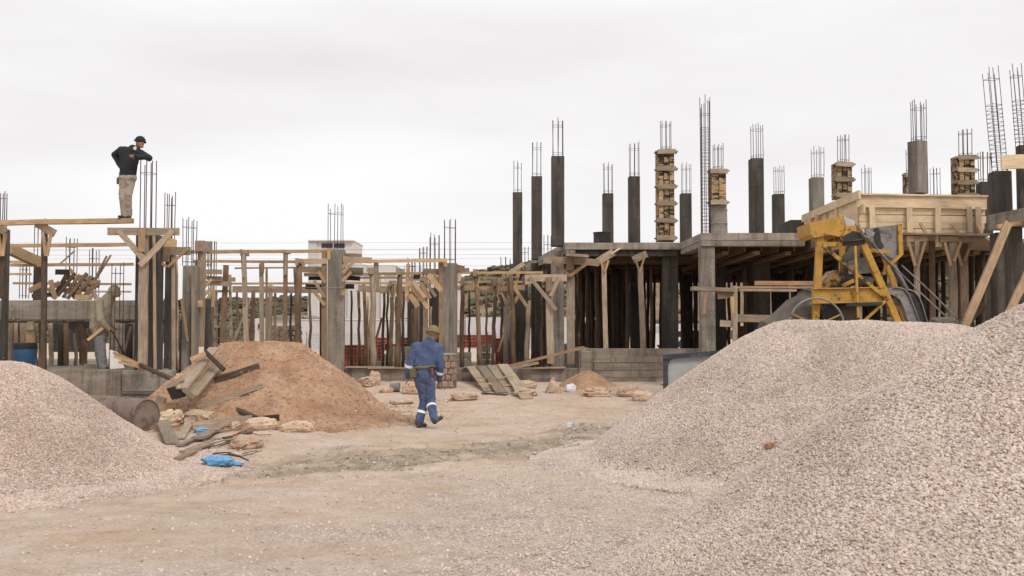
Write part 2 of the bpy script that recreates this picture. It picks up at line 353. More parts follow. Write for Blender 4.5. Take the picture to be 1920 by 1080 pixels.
def pole(name, a, b, r0, r1, mat, parent=None, crook=.02, n=7, seg=6):
    M, Ln = frame_of(a, b); pts = []; rr = []
    for i in range(seg + 1):
        t = i / seg; e = math.sin(math.pi * t) + .25
        pts.append((-Ln / 2 + Ln * t, random.uniform(-1, 1) * crook * e, random.uniform(-1, 1) * crook * e)); rr.append(r0 + (r1 - r0) * t)
    V, Fc = tubevf(pts, rr, n, .1); return obj(name, mesh(name, V, Fc, mat, True), M, parent)
def ppole(name, x0, y0, x1, y1, Y, w0, w1, mat, parent=None, Y1=None, **k):
    return pole(name, P(x0, y0, Y), P(x1, y1, Y if Y1 is None else Y1), w0 * m_px(Y) / 2, w1 * m_px(Y) / 2, mat, parent, **k)
def bevbox(name, cx, cy, cz, lx, ly, lz, mat, parent=None, rot=0, bev=.012, chip=0):
    bm = bmesh.new(); bmesh.ops.create_cube(bm, size=1)
    for v in bm.verts: v.co = Vector((v.co.x * lx, v.co.y * ly, v.co.z * lz))
    if bev: bmesh.ops.bevel(bm, geom=bm.edges[:], offset=min(bev, min(lx, ly, lz) * .3), segments=1, affect='EDGES')
    if chip:
        for v in bm.verts: v.co += Vector([random.uniform(-chip, chip) for _ in range(3)])
    me = bpy.data.meshes.new(name); bm.to_mesh(me); bm.free(); me.materials.append(mat)
    return obj(name, me, T((cx, cy, cz)) @ Matrix.Rotation(rot, 4, 'Z'), parent)
def pbox(name, x0, y0, x1, y1, Y, dep, mat, parent=None, bev=.012, chip=0):
    a = P(x0, y0, Y); b = P(x1, y1, Y)
    return bevbox(name, (a.x + b.x) / 2, Y + dep / 2, (a.z + b.z) / 2, abs(b.x - a.x), dep, abs(a.z - b.z), mat, parent, 0, bev, chip)
def tube(name, pts, r, mat, parent=None, n=6, smooth=True):
    rr = r if isinstance(r, (list, tuple)) else [r] * len(pts); o = sum((Vector(p) for p in pts), Vector()) / len(pts)
    V, Fc = tubevf([Vector(p) - o for p in pts], rr, n); return obj(name, mesh(name, V, Fc, mat, smooth), T(o), parent)
def lathe(name, prof, mat, M, parent=None, n=24, smooth=True):       # profile of (x along axis, radius)
    V = []; Fc = []
    for (x, r) in prof:
        for j in range(n): a = 2 * math.pi * j / n; V.append((x, r * math.cos(a), r * math.sin(a)))
    for i in range(len(prof) - 1):
        for j in range(n): Fc.append((i * n + j, (i + 1) * n + j, (i + 1) * n + (j + 1) % n, i * n + (j + 1) % n))
    Fc.append(tuple(range(n))); k = (len(prof) - 1) * n; Fc.append(tuple(range(k + n - 1, k - 1, -1)))
    me = mesh(name, V, Fc, mat, smooth); o = obj(name, me, M, parent); sharpen(me); return o
def sharpen(me, ang=35):
    bm = bmesh.new(); bm.from_mesh(me)
    bmesh.ops.recalc_face_normals(bm, faces=bm.faces[:])
    for e in bm.edges:
        if len(e.link_faces) == 2 and e.calc_face_angle(0) > R(ang): e.smooth = False
    bm.to_mesh(me); bm.free()
def prism(name, pts, depth, mat, parent=None):           # polygon of world points (XZ outline) extruded away from the viewer
    o = sum((Vector(p) for p in pts), Vector()) / len(pts); n = len(pts)
    V = [Vector(p) - o for p in pts] + [Vector(p) - o + Vector((0, depth, 0)) for p in pts]
    Fc = [tuple(range(n)), tuple(range(2 * n - 1, n - 1, -1))] + [(i, n + i, n + (i + 1) % n, (i + 1) % n) for i in range(n)]
    me = mesh(name, V, Fc, mat); bm = bmesh.new(); bm.from_mesh(me); bmesh.ops.recalc_face_normals(bm, faces=bm.faces[:]); bm.to_mesh(me); bm.free()
    return obj(name, me, T(o), parent)
def pprism(name, px, Y, depth, mat, parent=None): return prism(name, [P(x, y, Y) for x, y in px], depth, mat, parent)

# ------------------------------------------------------------------ ground
def gridmesh(name, xs, ys, fn, mat, drop=None, attrs=None):
    X, Y = np.meshgrid(xs, ys); Z = fn(X, Y); nx, ny = len(xs), len(ys)
    co_ = np.stack([X, Y, Z], -1).reshape(-1, 3); i = np.arange(nx * ny).reshape(ny, nx)
    q = np.stack([i[:-1, :-1], i[:-1, 1:], i[1:, 1:], i[1:, :-1]], -1).reshape(-1, 4)
    if drop is not None:
        k = drop(X, Y, Z).reshape(-1); q = q[k[q].any(1)]
        used = np.unique(q); mp_ = np.full(nx * ny, -1); mp_[used] = np.arange(len(used)); co_ = co_[used]; q = mp_[q]
    me = bpy.data.meshes.new(name); me.vertices.add(len(co_)); me.vertices.foreach_set('co', co_.astype(np.float32).ravel())
    me.loops.add(len(q) * 4); me.loops.foreach_set('vertex_index', q.astype(np.int32).ravel())
    me.polygons.add(len(q)); me.polygons.foreach_set('loop_start', np.arange(0, len(q) * 4, 4, dtype=np.int32))
    me.polygons.foreach_set('use_smooth', np.ones(len(q), bool)); me.update(); me.validate(); me.materials.append(mat)
    for nm, fa in (attrs or {}).items():
        a = me.attributes.new(nm, 'FLOAT', 'POINT'); a.data.foreach_set('value', np.clip(fa(co_[:, 0], co_[:, 1]), 0, 1).astype(np.float32))
    return me
def gravmask(x, y):
    g = np.zeros_like(np.asarray(x, float))
    for p, r in ((pile_near, 1.5), (pile_mid, 1.1), (pile_left, .6)):
        g = np.maximum(g, sst(-r, -.05, p(x, y) - gz(x, y)))
    fore = sst(-4.5, 1.5, x) * sst(13.5, 9, y) * .75
    g = np.maximum(g, fore) + fbm(x * 1.1, y * 2.2, 4, 81) * 1.1
    return np.clip(g, 0, 1) * sst(22, 15, y)
def geo(a, b, r):
    o = [a]
    while o[-1] < b: o.append(o[-1] * r)
    return o
side = geo(8.2, 1500, 1.18)
xs = np.array([-v for v in side[::-1]] + list(np.arange(-8, 8.01, .055)) + side)
ys = np.array([-60, -20, -5, 0, 2] + list(np.arange(3, 20, .055)) + geo(20.06, 1600, 1.035))
ground = obj('ground', gridmesh('ground', xs, ys, gz, GROUND, None, {'mud': mudmask, 'gravel': gravmask}), Matrix.Identity(4)); tag(ground, kind='structure')

# ------------------------------------------------------------------ gravel: geometry-node scatter
def stone_nodes(name, dens, smin, smax, mat, attr=None, seed=0, flat=.55):
    g = bpy.data.node_groups.new(name, 'GeometryNodeTree')
    g.interface.new_socket('Geometry', in_out='INPUT', socket_type='NodeSocketGeometry'); g.interface.new_socket('Geometry', in_out='OUTPUT', socket_type='NodeSocketGeometry')
    gi = N(g, 'NodeGroupInput'); go = N(g, 'NodeGroupOutput'); l = g.links.new
    jg = N(g, 'GeometryNodeJoinGeometry')
    for k in range(6):
        ico = N(g, 'GeometryNodeMeshIcoSphere'); ico.inputs['Radius'].default_value = .5; ico.inputs['Subdivisions'].default_value = 2
        sp = N(g, 'GeometryNodeSetPosition'); pos = N(g, 'GeometryNodeInputPosition'); ad = N(g, 'ShaderNodeVectorMath', operation='ADD'); ad.inputs[1].default_value = (k * 7.3 + seed, k * 3.1, k * 5.7)
        nz = N(g, 'ShaderNodeTexNoise'); nz.inputs['Scale'].default_value = 2.1; nz.inputs['Detail'].default_value = 1
        sb = N(g, 'ShaderNodeVectorMath', operation='SUBTRACT'); sb.inputs[1].default_value = (.5, .5, .5)
        sc = N(g, 'ShaderNodeVectorMath', operation='SCALE'); sc.inputs['Scale'].default_value = 1.5
        l(pos.outputs[0], ad.inputs[0]); l(ad.outputs[0], nz.inputs['Vector']); l(nz.outputs['Color'], sb.inputs[0]); l(sb.outputs[0], sc.inputs[0])
        l(ico.outputs['Mesh'], sp.inputs['Geometry']); l(sc.outputs[0], sp.inputs['Offset'])
        dec = N(g, 'GeometryNodeConvexHull'); l(sp.outputs[0], dec.inputs[0])
        tr = N(g, 'GeometryNodeTransform'); tr.inputs['Scale'].default_value = (1.25 - .08 * k, .95, flat + .07 * k); l(dec.outputs[0], tr.inputs[0])
        ss = N(g, 'GeometryNodeSetShadeSmooth'); ss.inputs['Shade Smooth'].default_value = False; l(tr.outputs[0], ss.inputs[0])
        sm = N(g, 'GeometryNodeSetMaterial'); sm.inputs['Material'].default_value = mat; l(ss.outputs[0], sm.inputs[0])
        ti = N(g, 'GeometryNodeGeometryToInstance'); l(sm.outputs[0], ti.inputs[0]); l(ti.outputs[0], jg.inputs[0])
    dp = N(g, 'GeometryNodeDistributePointsOnFaces'); dp.inputs['Seed'].default_value = seed; dp.inputs['Density'].default_value = dens; l(gi.outputs[0], dp.inputs['Mesh'])
    if attr:
        na = N(g, 'GeometryNodeInputNamedAttribute', data_type='FLOAT'); na.inputs['Name'].default_value = attr
        pw = N(g, 'ShaderNodeMath', operation='POWER'); pw.inputs[1].default_value = 2; l(na.outputs[0], pw.inputs[0])
        mu = N(g, 'ShaderNodeMath', operation='MULTIPLY'); mu.inputs[1].default_value = dens; l(pw.outputs[0], mu.inputs[0]); l(mu.outputs[0], dp.inputs['Density'])
    ip = N(g, 'GeometryNodeInstanceOnPoints'); ip.inputs['Pick Instance'].default_value = True
    l(dp.outputs['Points'], ip.inputs['Points']); l(jg.outputs[0], ip.inputs['Instance'])
    rr = N(g, 'FunctionNodeRandomValue', data_type='FLOAT_VECTOR'); rr.inputs[0].default_value = (-.7, -.7, 0); rr.inputs[1].default_value = (.7, .7, 6.28)
    er = N(g, 'FunctionNodeEulerToRotation'); l(rr.outputs[0], er.inputs[0]); l(er.outputs[0], ip.inputs['Rotation'])
    rs = N(g, 'FunctionNodeRandomValue', data_type='FLOAT'); rs.inputs[2].default_value = smin; rs.inputs[3].default_value = smax; rs.inputs['Seed'].default_value = 5; l(rs.outputs[1], ip.inputs['Scale'])
    l(ip.outputs[0], go.inputs[0]); return g
def scatter(name, me, parent, ng):
    o = obj(name, me, WM[parent.name] if parent else Matrix.Identity(4), parent); o['kind'] = 'stuff'
    md = o.modifiers.new('scatter', 'NODES'); md.node_group = ng; return o
def make_pile(fn, x0, x1, y0, y1, st, label, bed, dens, smin, smax, smat, name='gravel_pile', cat='gravel pile'):
    xs = np.arange(x0, x1, st); ys = np.arange(y0, y1, st)
    f = lambda X, Y: np.maximum(fn(X, Y), gz(X, Y) - .13)
    d = lambda X, Y, Z: fn(X, Y) > gz(X, Y) - .12
    o = obj(name, gridmesh(name, xs, ys, f, bed, d), Matrix.Identity(4)); tag(o, label, cat)
    if dens: scatter('gravel', gridmesh('gravel', xs[::2], ys[::2], fn, smat, lambda X, Y, Z: fn(X, Y) > gz(X, Y) - .0), o, stone_nodes('gravel_' + label[:6], dens, smin, smax, smat, seed=int(dens) % 97))
    return o
near = make_pile(pile_near, .3, 7, 2.8, 10, .06, 'nearest pile of pale crushed stone filling the bottom right corner', PILE_A, 8000, .007, .0235, ST_A)
make_pile(pile_mid, -.6, 10.2, 9.0, 16.8, .07, 'broad pale gravel heap in front of the yellow mixer', PILE_A, 5200, .008, .0255, ST_A)
make_pile(pile_left, -9.8, -2.6, 8.0, 15, .06, 'pinkish gravel heap beside the rusty drum', PILE_B, 4600, .008, .026, ST_B)
make_pile(pile_sand, -9.2, -.2, 15.6, 23.2, .05, 'heap of reddish sand with boards lying on its slope', SAND, 0, 0, 0, None, 'sand_pile', 'sand pile')
make_pile(pile_mound, .8, 2.8, 22.6, 24.6, .05, 'small mound of tan sand against the low concrete wall', SAND, 0, 0, 0, None, 'sand_mound', 'sand mound')
gp = gridmesh('loose_gravel', np.arange(-7, 4.5, .2), np.arange(5, 20, .2), gz, ST_A, None, {'gravel': gravmask})
scatter('loose_gravel', gp, None, stone_nodes('loose_gravel', 1500, .005, .02, ST_A, 'gravel', 3))
gp2 = gridmesh('scattered_pebbles', np.arange(-8, 6, .25), np.arange(5, 24, .25), gz, ST_B)
scatter('scattered_pebbles', gp2, None, stone_nodes('scattered_pebbles', 30, .006, .03, ST_B, None, 8))
mudm = gridmesh('mud_clods', np.arange(-6, 3, .1), np.arange(10, 20, .1), gz, MATS['site_ground'], None, {'mud': mudmask})
MUDC = plain('mud_clod', (.39, .325, .25), .95, .3, 9, 0, .01)
scatter('mud_clods', mudm, None, stone_nodes('mud_clods', 70, .010, .06, MUDC, 'mud', 4))
CLOD = plain('sand_clod', (.44, .29, .19), .95, .3, 9, 0, .01, .2)
sm_ = gridmesh('sand_clods', np.arange(-9, -.6, .1), np.arange(15.6, 21, .1), lambda X, Y: np.maximum(pile_sand(X, Y), gz(X, Y)), SAND, lambda X, Y, Z: pile_sand(X, Y) > gz(X, Y) - .10)
scatter('sand_clods', sm_, bpy.data.objects['sand_pile'], stone_nodes('sand_clods', 80, .006, .045, CLOD, seed=12, flat=.7))
# the 300 stones that show largest
def stone_mesh(k):
    bm = bmesh.new()
    for _ in range(11):
        v = Vector([random.gauss(0, 1) for _ in range(3)]).normalized(); bm.verts.new((v.x * .62, v.y * .48, v.z * .34))
    bmesh.ops.convex_hull(bm, input=bm.verts[:]); me = bpy.data.meshes.new('stone'); bm.to_mesh(me); bm.free(); me.materials.append(ST_A); return me
SM = [stone_mesh(k) for k in range(8)]; cnt = 0
while cnt < 300:
    px, py = random.uniform(1290, 1920), random.uniform(800, 1080)
    if (px - 1290) * .72 + (py - 800) < 330: continue
    p = RAY(px, py, 0, 3, lambda x, y: np.maximum(pile_near(x, y), gz(x, y)))
    s = random.uniform(.016, .028) * (1.25 if random.random() < .1 else 1)
    M = T(p + Vector((0, 0, .008))) @ Euler((random.uniform(-.6, .6), random.uniform(-.6, .6), random.uniform(0, 6.3))).to_matrix().to_4x4() @ Matrix.Scale(s, 4)
    obj('stone', random.choice(SM), M, near); cnt += 1

# ------------------------------------------------------------------ hill, far things
def hillz(x, y):
    prof = 6.2 + 6.2 * sst(-32, 6, x) + 2.0 * sst(15, 45, x) - 1.5 * sst(60, 140, x) + fbm(x * .03, x * 0 + 3, 3, 90) * 3.0
    prof = prof * (1 - .22 * sst(-45, -80, x))
    return gz(x, y) - .3 + prof * sst(112, 172, y) + fbm(x * .06, y * .06, 4, 91) * 2.2 * sst(112, 150, y)
hs_x = np.arange(-190, 230, 2.2); hs_y = np.arange(108, 260, 2.2)
tag(obj('hill', gridmesh('hill', hs_x, hs_y, hillz, HILL), Matrix.Identity(4)), kind='structure')
def bush_field():
    V = []; Fc = []; bm = bmesh.new(); bmesh.ops.create_icosphere(bm, subdivisions=2, radius=1); bv = np.array([v.co[:] for v in bm.verts]); bf = np.array([[v.index for v in f.verts] for f in bm.faces]); bm.free()
    vs = []; fs = []; k = 0
    for i in range(6500):
        x = random.uniform(-95, 105); y = random.uniform(112, 178)
        if float(fbm(np.array(x * .05), np.array(y * .05), 3, 93)) + random.uniform(-.2, .2) < -.1: continue
        s = random.uniform(.3, .85); z = float(hillz(x, y))
        for _ in range(2):
            n = 1 + RNG.uniform(-.35, .3, (len(bv), 1)); v = bv * n * np.array([s, s, s * .72]) * random.uniform(.6, 1) + np.array([x + random.uniform(-1, 1) * s * .7, y + random.uniform(-1, 1) * s, z + s * .3])
            vs.append(v); fs.append(bf + k); k += len(bv)
    me = bpy.data.meshes.new('hill_scrub'); me.from_pydata(np.concatenate(vs).tolist(), [], np.concatenate(fs).tolist()); me.materials.append(BUSH); return me
tag(obj('hill_scrub', bush_field(), Matrix.Identity(4)), kind='stuff')

# boundary wall, white tower, low house
bw = root('boundary_wall', 'long white boundary wall in front of the pale buildings', 'wall', P(840, 640, 62))
pbox('wall', 560, 600, 872, 660, 62, .25, WHITE2, bw); pbox('wall', 873, 595, 1126, 660, 61.6, .25, WHITE2, bw)
pbox('coping', 559, 598.6, 872, 600.4, 61.95, .36, WHITE, bw, bev=.01)
tw = root('white_tower', 'tall white blocky tower with one dark slot window', 'building', P(620, 612, 86))
pbox('wall', 592, 451, 662, 640, 86, 5, WHITE, tw, bev=.03); pbox('pilaster', 578, 451, 592.3, 640, 85.8, 5.4, WHITE2, tw, bev=.03)
pbox('pilaster', 652, 486, 662.5, 640, 85.7, .4, WHITE2, tw, bev=.02)
wn = pbox('window', 603, 456.5, 646, 464.5, 85.93, .15, DARKW, tw, bev=0); pbox('frame', 624, 456.3, 626, 464.7, 85.88, .1, WHITE2, wn, bev=0)
pbox('parapet', 577, 449.6, 663, 452, 85.6, 5.6, WHITE, tw, bev=.02)
lb = root('pale_building', 'pale two storey block right of the white tower with a rooftop railing', 'building', P(710, 612, 90))
pbox('wall', 663, 511, 742, 640, 90, 8, BEIGE, lb, bev=.03); pbox('stair_head', 692, 496.5, 741, 511, 91, 4, BEIGE, lb, bev=.03); pbox('stair_head', 664, 495.5, 687, 511.2, 91.5, 4, WHITE, lb, bev=.03)
pbox('pilaster', 675, 511.5, 681, 640, 89.8, .3, WHITE, lb); pbox('pilaster', 714, 511.5, 720, 640, 89.8, .3, WHITE, lb)
for yy in (500, 504, 507.5): pbox('railing', 742, yy, 790, yy + .8, 90, .05, WIRE, lb, bev=0)
for xx in (743, 758, 774, 789): pbox('railing_post', xx, 498, xx + .8, 512, 90, .05, WIRE, lb, bev=0)
pbox('wall', 742, 511.5, 862, 640, 93, 8, BEIGE, lb, bev=.03); pbox('parapet', 662, 509.5, 743, 511.7, 89.7, 8.5, WHITE, lb, bev=.02)
pbox('window', 756, 597, 776, 601, 89.9, .2, DARKW, lb, bev=0)
lh = root('low_house', 'low pale house with a shed roof behind the timber props', 'building', P(530, 620, 72))
pbox('wall', 478, 597, 566, 645, 72, 6, BEIGE, lh, bev=.03); prism('roof', [P(498, 598, 71.7), P(512, 592, 71.7), P(560, 590, 71.7), P(578, 597, 71.7)], 6.5, GALV, lh)
pbox('door', 546, 610, 556, 642, 71.9, .2, DARKW, lh, bev=0)
pbox('window', 484, 607, 492, 616, 71.9, .2, DARKW, lh, bev=0)
sw_ = root('stone_wall', 'short brown rubble stone wall in front of the low house', 'wall', P(530, 650, 40))
for r_ in range(5):
    x = 508.0
    while x < 562:
        wx = random.uniform(5, 9); pbox('stone', x, 611 + r_ * 9.2, min(x + wx, 563) - .3, 620 + r_ * 9.2 - .3, 40 + random.uniform(-.05, .05), .4, STONEW, sw_, bev=.03, chip=.02); x += wx
# mesh fence
fe = root('wire_fence', 'thin wire mesh fence in front of the white boundary wall', 'fence', P(800, 655, 52))
V = []; Fc = []
def addtube(a, b, r):
    v, f = tubevf([a, b], [r, r], 4); k = len(V); V.extend(v); Fc.extend([tuple(i + k for i in q) for q in f])
for i in range(9): addtube(P(575, 626 + i * 3.4, 52), P(1000, 624 + i * 3.4, 52), .006)
for i in range(95): x = 575 + i * 4.5; addtube(P(x, 654, 52), P(x, 625, 52), .005)
mesh_o = obj('mesh_panel', mesh('mesh_panel', V, Fc, WIRE), Matrix.Identity(4), fe); mesh_o['kind'] = 'stuff'
for i in range(6): x = 575 + i * 85; tube('post', [P(x, 660, 51.9), P(x, 622, 51.9)], .03, WIRE, fe)
rb = root('roadside_barrier', 'pale roadside barrier with a yellow stripe seen under the slab', 'barrier', P(1310, 632, 70))
pbox('rail', 1130, 607, 1460, 619, 70, .15, BEIGE, rb); pbox('stripe', 1285, 609, 1460, 613.5, 69.9, .09, YEL, rb, bev=0)
for x in (1135, 1180, 1225, 1290, 1340, 1400, 1450): pbox('post', x, 619, x + 2, 640, 70.2, .1, GALV, rb, bev=0)
def car(px, Y, label, mat):
    r = root('parked_car', label, 'car', P(px, 655, Y)); s = m_px(Y); o = WM[r.name].translation
    prof = [(-2.0, .25), (-2.0, .75), (-1.3, .85), (-.8, 1.35), (.7, 1.38), (1.3, .9), (2.0, .78), (2.05, .25)]
    prism('body', [o + Vector((x, 0, z)) for x, z in prof], 1.6, mat, r)
    prism('window', [o + Vector((x, -.01, z)) for x, z in ((-1.1, .88), (-.75, 1.28), (.6, 1.3), (1.05, .92))], .02, PANE, r)
    for x in (-1.25, 1.3):
        lathe('wheel', [(-.1, .3), (.1, .3)], BLACKP, T(o + Vector((x, .05, .3))) @ Matrix.Rotation(math.pi / 2, 4, 'Z'), r, 14)
car(1200, 58, 'pale green car just visible between the poles under the slab', plain('pale_green_paint', (.33, .42, .38), .4, .05))
car(1238, 55, 'white car just visible behind the poles under the slab', WHITE)
# power lines
for i, (y0, y1, sag, Y) in enumerate(((447, 440, 3, 75), (463, 449, 2, 75), (470, 462, 3, 78), (478, 470, 2, 78), (487, 490, 2, 80), (458, 455, 4, 82))):
    pts = [P(-250 + 2500 * t / 12, (y0 + (y1 - y0) * t / 12) + sag * 4 * (t / 12) * (1 - t / 12) + 8, Y) for t in range(13)]
    o = tube('power_line', pts, .008, GALV, None, 4)
    tag(o, ('highest power cable crossing the pale sky', 'third highest power cable crossing the sky', 'fourth highest power cable in the sky', 'second lowest power cable above the rails', 'lowest power cable just above the timber rails', 'second highest power cable crossing the sky')[i], 'power cable', 'power cables across the sky')

# ------------------------------------------------------------------ builders
def rebars(parent, px, ytop, ybot, wpx, Y, n=6, mat=REBAR, r=.0085, ties=2, splay=.01, dy=None, dense=None, lean=0):
    s = m_px(Y); hw = wpx * s / 2; z0 = P(px, ybot, Y).z; z1 = P(px, ytop, Y).z; cx = P(px, ybot, Y).x; cy = Y + hw
    if n == 4: spots = [(-1, -1), (1, -1), (1, 1), (-1, 1)]
    elif n == 8: spots = [(-1, -1), (0, -1), (1, -1), (1, 0), (1, 1), (0, 1), (-1, 1), (-1, 0)]
    else: spots = [(-1, -1), (0, -1), (1, -1), (1, 1), (.1, 1), (-1, 1)]
    lx = lean * (z1 - z0)
    for sx, sy in spots:
        h = z1 - random.uniform(0, .10) * (z1 - z0); k = (h - z0) / (z1 - z0)
        a = Vector((cx + sx * hw, cy + sy * hw, z0)); b = Vector((cx + sx * hw + random.uniform(-1, 1) * splay + lx * k, cy + sy * hw + random.uniform(-1, 1) * splay, h))
        m = a.lerp(b, .5) + Vector((random.uniform(-1, 1), random.uniform(-1, 1), 0)) * splay * .5
        tube('rebar', [a, m, b], r, mat, parent, 5)
    zs = [z0 + (z1 - z0) * f for f in ((.78,) if ties == 1 else (.08, .78))]
    if dense: zs = [z0 + (z1 - z0) * (dense[0] + (dense[1] - dense[0]) * i / dense[2]) for i in range(dense[2] + 1)] + [z0 + (z1 - z0) * .86]
    for z in zs:
        k = (z - z0) / (z1 - z0); hh = hw + .006
        pts = [Vector((cx + lx * k + sx * hh, cy + sy * hh, z + random.uniform(-.012, .012))) for sx, sy in ((-1, -1), (1, -1), (1, 1), (-1, 1), (-1, -1))]
        tube('stirrup', pts, .0045, mat, parent, 4, False)
def column(parent, px, yt, yb, wpx, Y, mat, rt=None, n=6, rot=0, dep=None, name='column', **k):
    s = m_px(Y); hw = wpx * s; a = P(px, yb, Y); zt = P(px, yt, Y).z; d = dep or hw
    c = bevbox(name, a.x, Y + d / 2, (a.z + zt) / 2, hw, d, zt - a.z, mat, parent, rot, .012, .004)
    if rt is not None: rebars(c if parent else c, px, rt, yt, wpx * .78, Y + hw * .11, n, **k)
    return c
def formed(px, yt, yb, wpx, Y, rt, label, ncl, np_=3, mat=W_STAIN, n=6):
    r = root('column_formwork', label, 'column formwork', P(px, yb, Y)); s = m_px(Y); w_ = wpx * s
    pw = wpx / np_
    for i in range(np_):
        x0 = px - wpx / 2 + i * pw; pbox('plank', x0 + .35, yt + random.uniform(0, 3), x0 + pw - .35, yb, Y + random.uniform(0, .012), .03, mat, r, .003, .003)
    for sx in (-1, 1):
        for j in range(2): 
            c = P(px, yb, Y).x + sx * (w_ / 2 - .012); zt = P(px, yt, Y).z; zb = P(px, yb, Y).z
            bevbox('plank', c, Y + .05 + w_ * (.25 + .48 * j), (zt + zb) / 2, .028, w_ * .46, zt - zb, mat, r, 0, .003, .003)
    core = bevbox('concrete_core', P(px, yb, Y).x, Y + w_ / 2 + .03, (P(px, yt, Y).z + P(px, yb, Y).z) / 2 - .03, w_ - .08, w_ - .08, P(px, yt, Y).z - P(px, yb, Y).z - .06, C_COL, r)
    for i in range(ncl):
        y = yt + 4 + (yb - yt - 10) * i / max(1, ncl - 1)
        e = random.uniform(-.5, .8)
        pb('cleat', px - wpx / 2 - 2 - e, y + random.uniform(-1, 1), px + wpx / 2 + 2 + e, y + random.uniform(-1, 1), Y - .03, 8.5, .04, W_OLD, r)
        for sx in (-1, 1):
            c = P(px, y, Y); board('cleat', (c.x + sx * (w_ / 2 + .025), Y - .04, c.z), (c.x + sx * (w_ / 2 + .025), Y + w_ * .6, c.z), 7 * s, .035, W_OLD, r)
    if rt is not None: rebars(r, px, rt, yt, wpx * .55, Y + .08, n)
    return r
def prop(px, yt, yb, Y, wpx, label, mat=W_OLD, pxb=None, head=None, hw=12, hmat=None, br=None, bmat=W_NEW, bw_=7, end=None, round_=False, group=None, w1=None, cat='timber prop', blk=None, Yb=None):
    """post from (px,yt) to (pxb,yb); head board (x0,y0,x1,y1); braces br = list of (x0,y0,x1,y1); end = (w,h,len) block seen end on"""
    pxb = px if pxb is None else pxb; yb_ = yb
    r = root('timber_prop', label, cat, P(pxb, yb, Y), group)
    if round_: ppole('post', px, yt, pxb, yb, Y, wpx, w1 or wpx * 1.15, mat, r, Y1=Yb)
    else: pb('post', px, yt, pxb, yb, Y, wpx, .09, mat, r, seg=4, Y1=Yb)
    if head: pb('head_board', *head, Y - .075, hw, .045, hmat or W_OLD, r)
    if end:
        ew, eh, el = end; c = P(px, yt, Y); s = m_px(Y)
        board('head_board', (c.x - .02, Y - el * .35, c.z + eh * s / 2), (c.x + .02, Y + el * .65, c.z + eh * s / 2 + .03), eh * s, ew * s, hmat or W_OLD, r)
    for i, b in enumerate(br or ()): pb('brace', *b, Y - .12 - .004 * i, bw_, .03, bmat, r)
    if blk: pb('cleat', *blk, Y - .13, blk and 12, .04, hmat or W_MID, r)
    return r
def rail(x0, y0, x1, y1, Y, wpx, label, mat=W_NEW, th=.07, Y1=None, name='timber_rail', cat='timber rail', knots=True, group=None, seg=5):
    o = pb(name, x0, y0, x1, y1, Y, wpx, th, mat, None, Y1=Y1, seg=seg, jit=.06); return tag(o, label, cat, group)
def plank(x0, y0, x1, y1, Y, wpx, label, mat=W_OLD, th=.03, Y1=None, roll=0, cat='plank', name='plank', group=None):
    o = pb(name, x0, y0, x1, y1, Y, wpx, th, mat, None, Y1=Y1, roll=roll, seg=3, jit=.05); return tag(o, label, cat, group)

ORD = ['first', 'second', 'third', 'fourth', 'fifth', 'sixth', 'seventh', 'eighth', 'ninth', 'tenth', 'eleventh', 'twelfth', 'thirteenth', 'fourteenth', 'fifteenth', 'sixteenth', 'seventeenth']
def ordlab(px, allpx, marks, base):
    m = max([q for q in marks if q[0] <= px] or [marks[0]]); nxt = min([q[0] for q in marks if q[0] > px] or [9999])
    k = sorted(p for p in allpx if m[0] <= p < nxt).index(px)
    return base + ' ' + ORD[k] + ' right of ' + m[1]
# ------------------------------------------------------------------ frame on the right: slab, columns, plinth
SLZ = P(1060, 455, 25).z; UND = SLZ - .17
fr = root('concrete_building', 'unfinished concrete building frame with a raised floor slab and tall bare columns', 'building frame', P(1200, 655, 27))
plan = [(1060, 25), (1276, 25), (1316, 22.5), (1512, 22.5), (1512, 24.0), (1900, 24.0), (2150, 24.0), (2150, 38), (955, 38)]
def slabpoly(name, plan, z0, z1, mat, parent):
    pts = [Vector((P(px, 540, Y).x, Y)) for px, Y in plan]; n = len(pts)
    V = [(p.x, p.y, z0) for p in pts] + [(p.x, p.y, z1) for p in pts]
    Fc = [tuple(range(n - 1, -1, -1)), tuple(range(n, 2 * n))] + [(i, (i + 1) % n, n + (i + 1) % n, n + i) for i in range(n)]
    return obj(name, mesh(name, V, Fc, mat), Matrix.Identity(4), parent)
slabpoly('floor_slab', plan, UND, SLZ, C_SLAB, fr)
def ebeam(a, b, z0, z1, th, mat, name='edge_beam'):       # beam between two plan points (px, Y)
    A = Vector((P(a[0], 540, a[1]).x, a[1], (z0 + z1) / 2)); B = Vector((P(b[0], 540, b[1]).x, b[1], (z0 + z1) / 2))
    d = (B - A).normalized(); nrm = Vector((-d.y, d.x, 0)); A = A + nrm * (th / 2 + .004); B = B + nrm * (th / 2 + .004)
    return board(name, A, B, z1 - z0, th, mat, fr, seg=1, jit=0)
def ebeam2(a, b, z0, z1, th, mat, inset=.004, name='edge_beam'):
    A = Vector((P(a[0], 540, a[1]).x, a[1], 0)); B = Vector((P(b[0], 540, b[1]).x, b[1], 0)); d = (B - A).normalized(); n = Vector((-d.y, d.x, 0))
    c = (A + B) / 2 + n * (th / 2 + inset); ang = math.atan2(d.y, d.x)
    return bevbox(name, c.x, c.y, (z0 + z1) / 2, (B - A).length, th, z1 - z0, mat, fr, ang, .01)
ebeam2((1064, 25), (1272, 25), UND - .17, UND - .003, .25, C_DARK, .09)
ebeam2((1316, 22.5), (1511, 22.5), UND - .13, UND - .003, .25, C_SLAB, .01)
ebeam2((1276, 25), (1316, 22.5), UND - .13, UND - .003, .25, C_SLAB, .01)
ebeam2((955, 38), (1060, 25), UND - .10, UND - .003, .25, C_SLAB, .01)
